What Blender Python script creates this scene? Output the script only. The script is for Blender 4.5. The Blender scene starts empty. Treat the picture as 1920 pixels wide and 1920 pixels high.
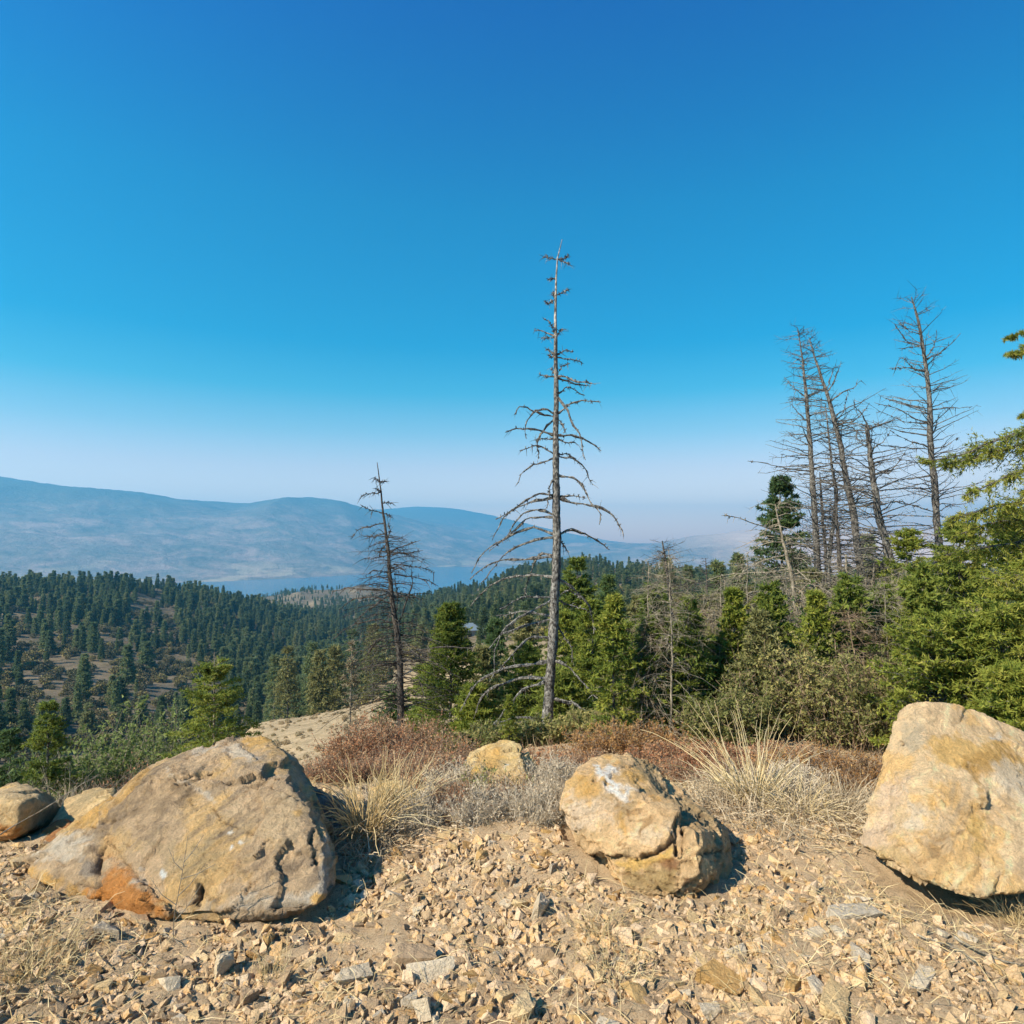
import bpy, bmesh, math, random
import numpy as np
from mathutils import Vector, Matrix, Euler

sc = bpy.context.scene
COL = sc.collection
R_ = math.radians
# ------------------------------------------------------------------ camera, sky, sun, exposure
F = 1251.0; TH = R_(2.75); CH = 1.6
cd = bpy.data.cameras.new('camera'); cam = bpy.data.objects.new('camera', cd); COL.objects.link(cam)
cd.sensor_width = 36; cd.sensor_fit = 'HORIZONTAL'; cd.lens = 36*F/1920
cd.clip_start = 0.05; cd.clip_end = 60000
cam.location = (0, 0, CH); cam.rotation_euler = (R_(90)+TH, 0, 0)
sc.camera = cam
SUN_EL = R_(38); SUN_AZ = R_(-124)          # azimuth measured clockwise from +Y (the view direction)
w = bpy.data.worlds.new('World'); sc.world = w; w.use_nodes = True
nt = w.node_tree; bg = nt.nodes['Background']
sky = nt.nodes.new('ShaderNodeTexSky'); sky.sky_type = 'NISHITA'; sky.sun_disc = False
sky.sun_elevation = SUN_EL; sky.sun_rotation = SUN_AZ
sky.air_density = 1.0; sky.dust_density = 1.0; sky.ozone_density = 3.0; sky.altitude = 600
# smoky late-summer air: the tint runs from warm smoke at the horizon to deep blue overhead, a little brighter round the sun
tc = nt.nodes.new('ShaderNodeTexCoord'); sx = nt.nodes.new('ShaderNodeSeparateXYZ'); nt.links.new(tc.outputs['Generated'], sx.inputs[0])
rp = nt.nodes.new('ShaderNodeValToRGB'); el_ = rp.color_ramp.elements
SKY = [(0.0, (1.0, .58, .43)), (.055, (1.0, .60, .44)), (.112, (.68, .47, .38)), (.162, (.33, .41, .36)), (.22, (.075, .36, .355)), (.285, (0, .315, .36)), (.452, (0, .30, .38)), (.638, (0, .195, .395)), (1, (0, .16, .34))]
while len(el_) < len(SKY): el_.new(.5)
for i_, (p_, c_) in enumerate(SKY): el_[i_].position = p_; el_[i_].color = (*c_, 1)
nt.links.new(sx.outputs[2], rp.inputs[0])
tin = nt.nodes.new('ShaderNodeMix'); tin.data_type = 'RGBA'; tin.blend_type = 'MULTIPLY'; tin.inputs[0].default_value = 1
nt.links.new(sky.outputs[0], tin.inputs[6]); nt.links.new(rp.outputs[0], tin.inputs[7])
dt = nt.nodes.new('ShaderNodeVectorMath'); dt.operation = 'DOT_PRODUCT'; nt.links.new(tc.outputs['Generated'], dt.inputs[0])
dt.inputs[1].default_value = (math.sin(SUN_AZ), math.cos(SUN_AZ), .2)
gl_ = nt.nodes.new('ShaderNodeMapRange'); gl_.inputs[1].default_value = -1; gl_.inputs[2].default_value = 1; gl_.inputs[3].default_value = 1.43; gl_.inputs[4].default_value = 1.84
nt.links.new(dt.outputs['Value'], gl_.inputs[0])
sc2 = nt.nodes.new('ShaderNodeVectorMath'); sc2.operation = 'SCALE'; nt.links.new(tin.outputs[2], sc2.inputs[0]); nt.links.new(gl_.outputs[0], sc2.inputs[3])
nt.links.new(sc2.outputs[0], bg.inputs[0])
bg.inputs[1].default_value = 0.15
sl = bpy.data.lights.new('sun', 'SUN'); sl.energy = 5.0; sl.angle = R_(0.5); sl.color = (1.0, 0.90, 0.72)
so = bpy.data.objects.new('sun', sl); COL.objects.link(so)
SD = Vector((math.sin(SUN_AZ)*math.cos(SUN_EL), math.cos(SUN_AZ)*math.cos(SUN_EL), math.sin(SUN_EL)))
so.rotation_euler = SD.to_track_quat('Z', 'Y').to_euler()
sc.view_settings.view_transform = 'Standard'; sc.view_settings.look = 'None'
sc.view_settings.gamma = 1; sc.view_settings.use_curve_mapping = False
sc.view_settings.exposure = 1.0
sc.cycles.max_bounces = 5; sc.cycles.diffuse_bounces = 3; sc.cycles.volume_bounces = 0
sc.cycles.use_denoising = True
sc.cycles.use_adaptive_sampling = True; sc.cycles.adaptive_threshold = 0.015
HAZE_DENSITY = 1.6e-4

# ------------------------------------------------------------------ projection helpers
def slope(py):
    v = (960-py)/F
    return (math.sin(TH)+math.cos(TH)*v)/(math.cos(TH)-math.sin(TH)*v)
def W(px, py, d):
    "world point at forward distance d (metres along +Y) on the sight line of a pixel"
    v = (960-py)/F; s = d/(math.cos(TH)-math.sin(TH)*v)
    return ((px-960)/F*s, d, CH+slope(py)*d)
def WZ(px, py, z):
    return W(px, py, (z-CH)/slope(py))
def proj(V):
    V = np.asarray(V, float); x = V[:, 0]; y = V[:, 1]; z = V[:, 2]-CH
    c, s = math.cos(TH), math.sin(TH); dep = y*c+z*s; dep = np.where(dep > 1e-3, dep, 1e-3)
    return 960+F*x/dep, 960-F*(z*c-y*s)/dep

# ------------------------------------------------------------------ numpy noise
_rs = np.random.RandomState(7)
_PERM = np.tile(_rs.permutation(256), 3)
_GR = _rs.normal(size=(256, 3)); _GR /= np.linalg.norm(_GR, axis=1)[:, None]
def pnoise(P):
    P = np.asarray(P, float); I = np.floor(P).astype(int); f = P-I; I &= 255
    u = f*f*f*(f*(f*6-15)+10); out = 0
    for dx in (0, 1):
        for dy in (0, 1):
            for dz in (0, 1):
                h = _PERM[_PERM[_PERM[(I[:, 0]+dx)]+((I[:, 1]+dy) & 255)]+((I[:, 2]+dz) & 255)]
                g = _GR[h]; d = f-np.array([dx, dy, dz])
                wgt = (u[:, 0] if dx else 1-u[:, 0])*(u[:, 1] if dy else 1-u[:, 1])*(u[:, 2] if dz else 1-u[:, 2])
                out = out+wgt*(g*d).sum(1)
    return out*1.6
def fbm(P, o=4, l=2.1, g=0.5):
    P = np.asarray(P, float); s = 0; a = 1
    for i in range(o):
        s = s+a*pnoise(P+i*17.3); P = P*l; a *= g
    return s
def facets(P, scale, seed=0, cell=False):
    "chipped planar facets: nearest random cell gives a tilted plane"
    P = np.asarray(P, float)*scale; I = np.floor(P).astype(int); best = np.full(len(P), 1e9); val = np.zeros(len(P)); sec = np.full(len(P), 1e9); cid = np.zeros(len(P), int)
    for dx in (-1, 0, 1):
        for dy in (-1, 0, 1):
            for dz in (-1, 0, 1):
                J = I+np.array([dx, dy, dz]); K = (J+seed*31) & 255
                h = _PERM[_PERM[_PERM[K[:, 0]]+K[:, 1]]+K[:, 2]]
                off = _GR[h]*.45+.5; c = J+off; d = P-c; D = (d*d).sum(1)
                g = _GR[(h*7+13) & 255]; v = (g*d).sum(1)+_GR[(h*3+5) & 255, 0]*.35
                m = D < best
                sec = np.where(m, best, np.minimum(sec, D)); val = np.where(m, v, val); cid = np.where(m, h, cid); best = np.where(m, D, best)
    if cell: return val, np.sqrt(sec)-np.sqrt(best), (_GR[(cid*5+11) & 255, 1]*.5+.5)
    return val, np.sqrt(sec)-np.sqrt(best)

# ------------------------------------------------------------------ mesh helpers
def mesh(name, V, Fc, mats, attrs=None, smooth=False, mi=None):
    V = np.asarray(V, np.float32); Fc = np.asarray(Fc, np.int32); me = bpy.data.meshes.new(name)
    n = Fc.shape[1]
    me.vertices.add(len(V)); me.vertices.foreach_set('co', V.ravel())
    me.loops.add(Fc.size); me.loops.foreach_set('vertex_index', Fc.ravel())
    me.polygons.add(len(Fc)); me.polygons.foreach_set('loop_start', np.arange(0, Fc.size, n, dtype=np.int32))
    me.polygons.foreach_set('loop_total', np.full(len(Fc), n, np.int32))
    if mi is not None: me.polygons.foreach_set('material_index', np.asarray(mi, np.int32))
    me.polygons.foreach_set('use_smooth', np.full(len(Fc), bool(smooth)))
    for m in (mats if isinstance(mats, (list, tuple)) else [mats]): me.materials.append(m)
    for k, a in (attrs or {}).items():
        at = me.attributes.new(k, 'FLOAT', 'POINT'); at.data.foreach_set('value', np.asarray(a, np.float32))
    me.update(calc_edges=True); me.validate()
    return me
def link(name, me, parent=None, loc=(0, 0, 0)):
    o = bpy.data.objects.new(name, me); COL.objects.link(o); o.location = loc
    if parent is not None: o.parent = parent
    return o
def tag(o, label=None, cat=None, group=None, kind=None):
    if label: o['label'] = label
    if cat: o['category'] = cat
    if group: o['group'] = group
    if kind: o['kind'] = kind
    return o
def thing(name, label, cat, loc=(0, 0, 0), rz=0, group=None):
    o = bpy.data.objects.new(name, None); COL.objects.link(o); o.location = loc; o.rotation_euler = (0, 0, rz)
    o.empty_display_size = .1
    return tag(o, label, cat, group)
def nrm(a): return a/np.maximum(np.linalg.norm(a, axis=-1, keepdims=True), 1e-9)
def tubes(P, Rr, n=3):
    "batch of tapered tubes: P (K,S,3), Rr (K,S)"
    P = np.asarray(P, float); Rr = np.asarray(Rr, float); K, S, _ = P.shape
    T = np.gradient(P, axis=1); T = nrm(T)
    ref = np.where(np.abs(T[:, :1, 2:3]) > .9, np.array([1., 0, 0]), np.array([0, 0, 1.]))
    A = nrm(np.cross(T, np.broadcast_to(ref, T.shape))); B = np.cross(T, A)
    ang = np.arange(n)*2*math.pi/n
    ring = P[:, :, None, :]+Rr[:, :, None, None]*(np.cos(ang)[None, None, :, None]*A[:, :, None, :]+np.sin(ang)[None, None, :, None]*B[:, :, None, :])
    V = ring.reshape(-1, 3)
    k = np.arange(K)[:, None, None]*S*n; s = np.arange(S-1)[None, :, None]*n; j = np.arange(n)[None, None, :]; j2 = (j+1) % n
    a = k+s+j; b = k+s+j2; c = b+n; d = a+n
    return V, np.stack([a, b, c, d], -1).reshape(-1, 4)
def resample(pts, S):
    pts = np.asarray(pts, float); L = np.r_[0, np.cumsum(np.linalg.norm(np.diff(pts, axis=0), axis=1))]
    t = np.linspace(0, L[-1], S); return np.stack([np.interp(t, L, pts[:, i]) for i in range(3)], 1)
def smoothline(pts, S):
    P = resample(pts, S*2)
    for _ in range(2): P[1:-1] = (P[:-2]+2*P[1:-1]+P[2:])/4
    return resample(P, S)
def ribbons(P, Wd, rng):
    "flat blades P (K,S,3), width Wd (K,S)"
    K, S, _ = P.shape; T = nrm(np.gradient(P, axis=1)); rr = nrm(rng.normal(size=(K, 1, 3))); A = nrm(np.cross(T, np.broadcast_to(rr, T.shape)))
    V = np.stack([P-A*Wd[..., None]/2, P+A*Wd[..., None]/2], 2).reshape(-1, 3)
    k = np.arange(K)[:, None]*S*2; s = np.arange(S-1)[None, :]*2; a = k+s
    return V, np.stack([a, a+1, a+3, a+2], -1).reshape(-1, 4)
def cat(parts):
    V = []; Fs = []; n = 0
    for v, f in parts:
        V.append(v); Fs.append(f+n); n += len(v)
    return np.concatenate(V), np.concatenate(Fs)

# ------------------------------------------------------------------ materials
def newmat(name, rough=.9, spec=.2):
    m = bpy.data.materials.new(name); m.use_nodes = True; t = m.node_tree; b = t.nodes['Principled BSDF']
    b.inputs['Roughness'].default_value = rough; b.inputs['Specular IOR Level'].default_value = spec
    return m, t, b
def N(t, k, **kw):
    n = t.nodes.new(k)
    for a, v in kw.items(): setattr(n, a, v)
    return n
def c4(c): return (c[0], c[1], c[2], 1)
def ramp(t, fac, stops):
    r = N(t, 'ShaderNodeValToRGB'); e = r.color_ramp.elements
    while len(e) < len(stops): e.new(.5)
    for i, (p, c) in enumerate(stops): e[i].position = p; e[i].color = c4(c)
    t.links.new(fac, r.inputs[0]); return r.outputs[0]
def mix(t, fac, a, b, mode='MIX'):
    m = N(t, 'ShaderNodeMix', data_type='RGBA', blend_type=mode)
    for s, v in ((0, fac), (6, a), (7, b)):
        if isinstance(v, (int, float)): m.inputs[s].default_value = v
        elif isinstance(v, tuple): m.inputs[s].default_value = c4(v)
        else: t.links.new(v, m.inputs[s])
    return m.outputs[2]
def noise(t, scale, detail=5, rough=.6, vec=None, dist=0):
    n = N(t, 'ShaderNodeTexNoise'); n.inputs['Scale'].default_value = scale; n.inputs['Detail'].default_value = detail
    n.inputs['Roughness'].default_value = rough; n.inputs['Distortion'].default_value = dist
    if vec is not None: t.links.new(vec, n.inputs['Vector'])
    return n.outputs['Fac']
def pos(t, scale=(1, 1, 1), obj=True, rot=(0, 0, 0)):
    c = N(t, 'ShaderNodeTexCoord') if obj else N(t, 'ShaderNodeNewGeometry')
    m = N(t, 'ShaderNodeMapping'); m.inputs['Scale'].default_value = scale; m.inputs['Rotation'].default_value = rot
    t.links.new(c.outputs['Object'] if obj else c.outputs['Position'], m.inputs[0]); return m.outputs[0]
def attr(t, name):
    a = N(t, 'ShaderNodeAttribute'); a.attribute_name = name; return a.outputs['Fac']
def math_(t, op, a, b=0.0, clamp=False):
    m = N(t, 'ShaderNodeMath', operation=op, use_clamp=clamp)
    for i, v in enumerate((a, b)):
        if isinstance(v, (int, float)): m.inputs[i].default_value = v
        else: t.links.new(v, m.inputs[i])
    return m.outputs[0]
def bump(t, b, h, strength, dist):
    n = N(t, 'ShaderNodeBump'); n.inputs['Strength'].default_value = strength; n.inputs['Distance'].default_value = dist
    t.links.new(h, n.inputs['Height']); t.links.new(n.outputs[0], b.inputs['Normal'])
def leafmat(name, stops, trans=.3, rnd=.25, scale=1.2):
    m, t, b = newmat(name, .75, .25)
    oi = N(t, 'ShaderNodeObjectInfo')
    f = math_(t, 'ADD', attr(t, 'tint'), math_(t, 'MULTIPLY', math_(t, 'SUBTRACT', oi.outputs['Random'], .5), rnd))
    f = math_(t, 'ADD', f, math_(t, 'MULTIPLY', math_(t, 'SUBTRACT', noise(t, scale, 2, .5, pos(t, obj=False)), .5), .7))
    col = ramp(t, f, stops); t.links.new(col, b.inputs['Base Color'])
    if trans:
        tr = N(t, 'ShaderNodeBsdfTranslucent'); t.links.new(col, tr.inputs[0])
        ms = N(t, 'ShaderNodeMixShader'); ms.inputs[0].default_value = trans
        out = t.nodes['Material Output']; t.links.new(b.outputs[0], ms.inputs[1]); t.links.new(tr.outputs[0], ms.inputs[2]); t.links.new(ms.outputs[0], out.inputs[0])
    return m
def barkmat(name, c1, c2, lichen=None, amt=.0, sc_=14):
    m, t, b = newmat(name, .95, .15)
    n1 = noise(t, sc_*1.9, 8, .75, pos(t, (1, 1, .55))); col = ramp(t, n1, [(.44, c1), (.62, c2)])
    if lichen:
        l = ramp(t, math_(t, 'ADD', noise(t, 9, 4, .6, pos(t)), math_(t, 'SUBTRACT', attr(t, 'lichen'), .5)), [(1-amt-.06, (0, 0, 0)), (1-amt, (1, 1, 1))])
        col = mix(t, l, col, lichen)
    t.links.new(col, b.inputs['Base Color']); bump(t, b, noise(t, 40, 5, .7, pos(t, (1, 1, .3))), .8, .02)
    return m
def rockmat(name):
    "rock: mineral colours come from the mesh (attribute 'mineral'), grain and relief are procedural"
    m, t, b = newmat(name, .9, .2); p = pos(t)
    at = N(t, 'ShaderNodeAttribute'); at.attribute_name = 'mineral'
    n2 = noise(t, 14, 9, .72, p, .6); n3 = noise(t, 85, 6, .78, p); n4 = noise(t, 240, 3, .7, p)
    col = mix(t, 1.0, at.outputs['Color'], ramp(t, n2, [(.30, (.82, .79, .76)), (.47, (1, 1, 1)), (.70, (1.25, 1.22, 1.17))]), 'MULTIPLY')
    col = mix(t, 1.0, col, ramp(t, n3, [(.30, (.68, .63, .58)), (.45, (1, 1, 1)), (.68, (1.25, 1.22, 1.18))]), 'MULTIPLY')
    col = mix(t, ramp(t, n4, [(.25, (.6,)*3), (.33, (0, 0, 0))]), col, (.16, .10, .055))
    t.links.new(col, b.inputs['Base Color'])
    h = math_(t, 'ADD', math_(t, 'MULTIPLY', n3, 1.0), math_(t, 'ADD', math_(t, 'MULTIPLY', n2, 1.6), math_(t, 'MULTIPLY', n4, .35)))
    bump(t, b, h, 1.0, .03)
    return m
def stonemat(name, stops):
    m, t, b = newmat(name, .9, .2); oi = N(t, 'ShaderNodeObjectInfo'); p = pos(t, obj=False)
    f = math_(t, 'ADD', attr(t, 'tint'), math_(t, 'MULTIPLY', math_(t, 'SUBTRACT', noise(t, 42, 7, .75, p), .5), .95))
    f = math_(t, 'ADD', f, math_(t, 'MULTIPLY', math_(t, 'SUBTRACT', oi.outputs['Random'], .5), .5))
    col = ramp(t, f, stops)
    col = mix(t, ramp(t, noise(t, 140, 4, .8, p), [(.35, (.4,)*3), (.5, (0, 0, 0))]), col, (.24, .16, .09))
    t.links.new(col, b.inputs['Base Color']); bump(t, b, math_(t, 'ADD', noise(t, 90, 5, .75, p), math_(t, 'MULTIPLY', noise(t, 34, 4, .6, p), 1.5)), 1.0, .012)
    return m

# ------------------------------------------------------------------ terrain
PX = np.array([-900, 0, 120, 240, 380, 480, 560, 640, 700, 760, 880, 960, 1100, 1200, 1300, 1450, 1920, 3000.])
RR = np.array([1, 4.2, 5, 6, 9, 13, 20, 35, 45, 60, 80, 110, 130, 200, 300, 450, 650, 900, 1300, 2000, 2700.])
def zpy(px, py, r):
    a = math.atan((px-960)/F); return CH+slope(py)*r*math.cos(a)
TB = {
 0:   [0, 0, -.1, -.5, -1.7, -3.5, -7, -13, -16.5, -21, -27, -35, -38, (1342), (1262), (1167), (1098), -100, -150, -190, -212],
 240: [0, 0, -.1, -.5, -1.7, -3.5, -7, -13, -16.5, -21, -27, -35, -38, (1350), (1272), (1169), (1096), -105, -150, -190, -212],
 380: [0, 0, -.1, -.5, -1.7, -3.5, -7, -12, -15, -18, -24, -32, -37, (1362), (1288), (1192), (1118), -110, -150, -190, -212],
 480: [0, 0, -.1, -.5, -1.6, -3.2, -6, -10.5, -12.6, -14.2, -18, -28, -34, (1365), (1300), (1217), (1146), (1166), (1121), -190, -212],
 560: [0, 0, -.1, -.5, -1.5, -3.0, -5.5, -9.8, -11.8, -13.8, -17.6, -27, -33, (1338), (1290), (1226), (1170), (1150), (1106), -190, -212],
 640: [0, 0, -.1, -.5, -1.4, -2.8, -5.2, -9.4, -11.4, -13.4, -17.2, -26, -32, (1315), (1270), (1224), (1185), (1145), (1100), -190, -212],
 700: [0, 0, -.1, -.5, -1.4, -2.7, -5.2, -9.2, -11.2, -13.1, -16.8, -24, -29, (1280), (1248), (1208), (1170), (1135), (1098), -190, -212],
 760: [0, 0, -.1, -.5, -1.3, -2.6, -5.2, -9, -10.8, -12.8, -16, -20.5, -22, (1225), (1200), (1172), (1142), (1128), (1112), -190, -212],
 880: [0, 0, -.1, -.5, -1.2, -2.5, -5, -8.4, -10, -12, -14.5, -16.8, -18.5, (1192), (1170), (1143), (1112), (1112), -150, -190, -212],
 960: [0, 0, -.1, -.5, -1.1, -2.3, -4.6, -8, -10, -12.4, -14.2, -16.0, -17.2, (1178), (1150), (1115), (1079), -95, -150, -190, -212],
 1100:[0, 0, -.1, -.5, -1.0, -2.2, -4, -7, -9, -11.5, -13.5, -15.5, -16.5, (1162), (1128), (1093), (1058), -80, -150, -190, -212],
 1200:[0, 0, -.1, -.4, -1.0, -2.0, -3.5, -6, -8, -10, -12, -14.5, -16, (1158), (1126), (1095), (1066), -80, -150, -190, -212],
 1300:[0, 0, -.1, -.4, -.9, -1.8, -3, -5, -6.5, -8.5, -10.5, -13, -15, (1155), (1130), (1105), (1086), -80, -140, -190, -212],
 1450:[0, 0, -.1, -.35, -.8, -1.5, -2.4, -3.6, -4.5, -6, -8, -10.5, -13, (1150), (1125), (1105), (1088), -80, -140, -190, -212],
}
TB[-900] = TB[120] = TB[0]; TB[1920] = TB[3000] = TB[1450]
G0 = np.array([[(v if v <= 0 else zpy(min(max(px, 0), 1920), v, r)) for v, r in zip(TB[int(px)], RR)] for px in PX])
NPX, NR = 260, 420
gp = np.linspace(-900, 3000, NPX); LR0, LR1 = math.log(1.0), math.log(13000); gl = np.linspace(LR0, LR1, NR); gr = np.exp(gl)
tmp = np.array([np.interp(gl, np.log(RR), row) for row in G0])
GG = np.array([np.interp(gp, PX, tmp[:, j]) for j in range(NR)]).T
LAKE = -200.0
def ip(xs, ys): return np.interp(gp, xs, ys)
RS = ip([-900, 0, 380, 560, 660, 760, 900, 1000, 1150, 1300, 3000], [3500, 3700, 3850, 4050, 4300, 5300, 6300, 6600, 6000, 4800, 4500])
R1 = ip([-900, 0, 600, 1000, 1200, 3000], [7400, 7400, 7700, 8700, 8000, 7600])
P1 = ip([-900, 0, 80, 150, 190, 300, 460, 500, 560, 610, 660, 720, 780, 860, 960, 1080, 1200, 1245, 1290, 1400, 1500, 3000],
        [895, 902, 905, 908, 913, 926, 944, 939, 937, 940, 949, 960, 972, 988, 1004, 1018, 1022, 1012, 1000, 991, 987, 985])
P2 = ip([-900, 0, 400, 700, 790, 860, 950, 1050, 1150, 1230, 1400, 3000], [935, 935, 944, 949, 943, 948, 966, 992, 1012, 1014, 1004, 1004])
ca = np.cos(np.arctan((np.clip(gp, 0, 1920)-960)/F))
z1 = np.array([CH+slope(p)*r*c for p, r, c in zip(P1, R1, ca)]); z2 = np.array([CH+slope(p)*10400*c for p, c in zip(P2, ca)])
for j, r in enumerate(gr):
    if r < 2700: continue
    t = np.clip((r-RS)/(R1-RS), 0, 1); t2 = np.clip((r-R1)/(10400-R1), 0, 1)
    sh = .16*t**.6+.84*(t*t*(3-2*t))**1.15
    z = np.where(r < RS, -212+12*np.clip((r-RS+250)/250, 0, 1), LAKE+1+(z1-LAKE)*sh)
    zb = z1+(z2-z1)*t2-140*np.sin(math.pi*t2)*(1+0*t2)
    z = np.where(r > R1, zb, z); z = np.where(r > 10400, z2-(r-10400)*.15, z)
    GG[:, j] = z
for _ in range(2):
    GG[1:-1] = (GG[:-2]+2*GG[1:-1]+GG[2:])/4
    far = gr > 5; H = GG.copy(); H[:, 1:-1] = (GG[:, :-2]+2*GG[:, 1:-1]+GG[:, 2:])/4; GG = np.where(far[None, :], H, GG)
def zt(x, y, detail=True):
    x = np.atleast_1d(np.asarray(x, float)); y = np.atleast_1d(np.asarray(y, float)); r = np.hypot(x, y); a = np.arctan2(x, y)
    px = 960+F*np.tan(np.clip(a, -.97, .99)); fx = np.clip((px-gp[0])/(gp[1]-gp[0]), 0, NPX-1.001); fy = np.clip((np.log(np.maximum(r, 1))-LR0)/(gl[1]-gl[0]), 0, NR-1.001)
    i = fx.astype(int); j = fy.astype(int); u = fx-i; v = fy-j
    z = GG[i, j]*(1-u)*(1-v)+GG[i+1, j]*u*(1-v)+GG[i, j+1]*(1-u)*v+GG[i+1, j+1]*u*v
    back = np.clip((np.abs(a)-1.25)/.7, 0, 1); back = back*back*(3-2*back)
    z = z*(1-back)+back*(.12*np.maximum(r-4, 0)**.85*np.minimum(1, r/40))
    P = np.stack([x, y, 0*x], 1)
    z = z+fbm(P*.9, 3)*.055*np.clip(6/r, 0, 1)*np.clip(r-1.4, 0, 1)
    # the low mound of rubble in the middle and the hollow beside the left boulder
    z = z+.10*np.exp(-((x-.0)/.55)**2-((y-3.7)/.5)**2)-.05*np.exp(-((x+.75)/.22)**2-((y-3.4)/.35)**2)+.03*np.exp(-((x-1.35)/.5)**2-((y-2.7)/.4)**2)-.07*np.exp(-((x-2.15)/.55)**2-((y-3.2)/.3)**2)
    if detail:
        k = np.clip((r-8)/60, 0, 1); z = z+k*fbm(P/38., 4)*np.clip(r*.005, 0, .6)+k*fbm(P/38., 4)*np.clip((r-150)*.012, 0, 4.)
        k2 = np.clip((r-3600)/1500, 0, 1)*np.clip((10300-r)/1500, .25, 1)
        z = z+k2*(fbm(np.stack([x/1500, y/1500, 0*x], 1), 5)*70+(.4-np.abs(pnoise(np.stack([x/900, y/1800, 0*x+3], 1))))*90*np.clip((r-4800)/1500, 0, 1)*np.clip((7600-r)/900, 0, 1))
        z = z+np.clip((r-28)/20, 0, 1)*np.clip((160-r)/40, 0, 1)*(fbm(P/5., 3)*.16+fbm(P/17.+9, 2)*.35)
        k3 = np.clip((r-120)/300, 0, 1)*np.clip((3000-r)/500, 0, 1); z = z+k3*fbm(P/160., 3)*3.5
    return z
az = np.concatenate([np.linspace(-R_(52), R_(52), 390), np.linspace(R_(52), R_(308), 70)[1:-1]]); NA = len(az)
rad = np.concatenate([np.linspace(1.0, 6, 165), np.exp(np.linspace(math.log(6), math.log(2700), 165))[1:], np.linspace(2700, 11500, 100)[1:]])
def terrain(name, i0, i1, m, centre=False):
    rr = rad[i0:i1]; X = rr[:, None]*np.sin(az)[None]; Y = rr[:, None]*np.cos(az)[None]
    Z = zt(X.ravel(), Y.ravel())
    V = np.stack([X.ravel(), Y.ravel(), Z], 1); n = len(rr)
    if n and rr[0] < 6.1:
        near = np.clip((6.5-np.hypot(V[:, 0], V[:, 1]))/2, 0, 1); V[:, 2] += near*(fbm(V*7, 4)*.02+np.abs(fbm(V*22+5, 2))*.012)
    a = (np.arange(n-1)*NA)[:, None]+np.arange(NA)[None]; b = (np.arange(n-1)*NA)[:, None]+(np.arange(NA)[None]+1) % NA
    Fq = np.stack([a, b, b+NA, a+NA], -1).reshape(-1, 4)[:, ::-1]
    if centre:
        V = np.concatenate([V, [[0, 0, -.01]]]); c = len(V)-1; q = np.arange(0, NA)
        Fq = np.concatenate([Fq, np.stack([np.full(NA, c), (q+1) % NA, q, q], 1)[:, :4]])
        Fq = Fq[:-NA]; tri = np.stack([np.full(NA, c), (q+1) % NA, q], 1)
        me = mesh(name, V, Fq, m, smooth=True)
        bm = bmesh.new(); bm.from_mesh(me); bm.verts.ensure_lookup_table()
        for t_ in tri:
            try: bm.faces.new([bm.verts[int(k)] for k in t_])
            except ValueError: pass
        bm.to_mesh(me); bm.free()
    else: me = mesh(name, V, Fq, m, smooth=True)
    o = link(name, me); return tag(o, kind='structure')

# ground material: dirt and grit, dry grass further off
m_ground, t, b = newmat('dirt_ground', .95, .1); p = pos(t, obj=False)
c = ramp(t, noise(t, 2.2, 8, .7, p, .4), [(.3, (.44, .285, .155)), (.5, (.57, .39, .23)), (.7, (.65, .46, .285))])
c = mix(t, ramp(t, noise(t, 60, 6, .8, p), [(.4, (0, 0, 0)), (.62, (.8,)*3)]), c, (.60, .46, .29))
c = mix(t, ramp(t, noise(t, 130, 4, .8, p), [(.36, (.7,)*3), (.48, (0, 0, 0))]), c, (.13, .085, .05))
t.links.new(c, b.inputs['Base Color']); bump(t, b, math_(t, 'ADD', noise(t, 70, 6, .8, p), noise(t, 220, 4, .8, p)), 1.0, .012)
m_hill, t, b = newmat('dry_grass_slope', .95, .1); p = pos(t, obj=False)
c = ramp(t, noise(t, .05, 7, .65, p, .5), [(.3, (.40, .285, .165)), (.5, (.50, .37, .22)), (.7, (.42, .29, .17))])
c = mix(t, ramp(t, noise(t, .9, 7, .75, p), [(.42, (0, 0, 0)), (.66, (.75,)*3)]), c, (.19, .145, .075))
c = mix(t, ramp(t, noise(t, 4.5, 6, .8, p), [(.5, (0, 0, 0)), (.62, (.6,)*3)]), c, (.15, .115, .06))
fo = N(t, 'ShaderNodeNewGeometry'); ln = N(t, 'ShaderNodeVectorMath', operation='LENGTH'); t.links.new(fo.outputs['Position'], ln.inputs[0])
mr = N(t, 'ShaderNodeMapRange'); mr.inputs[1].default_value = 95; mr.inputs[2].default_value = 170; t.links.new(ln.outputs['Value'], mr.inputs[0])
fw = ramp(t, noise(t, .022, 6, .65, p, .6), [(.48, (1,)*3), (.68, (.55,)*3)])
c = mix(t, math_(t, 'MULTIPLY', mr.outputs[0], fw), c, ramp(t, noise(t, .5, 6, .8, p), [(.35, (.05, .055, .03)), (.5, (.12, .095, .06)), (.65, (.19, .135, .095))]))
t.links.new(c, b.inputs['Base Color']); bump(t, b, noise(t, 3, 7, .75, p), .6, .25)
m_mtn, t, b = newmat('far_mountain', .95, .05); p = pos(t, (1, 1, 2.2), obj=False)
sp = N(t, 'ShaderNodeSeparateXYZ'); g_ = N(t, 'ShaderNodeNewGeometry'); t.links.new(g_.outputs['Position'], sp.inputs[0])
c = ramp(t, noise(t, .0034, 12, .72, p, .7), [(.40, (.15, .145, .13)), (.52, (.24, .20, .175)), (.60, (.37, .27, .23)), (.74, (.44, .33, .28))])
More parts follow.
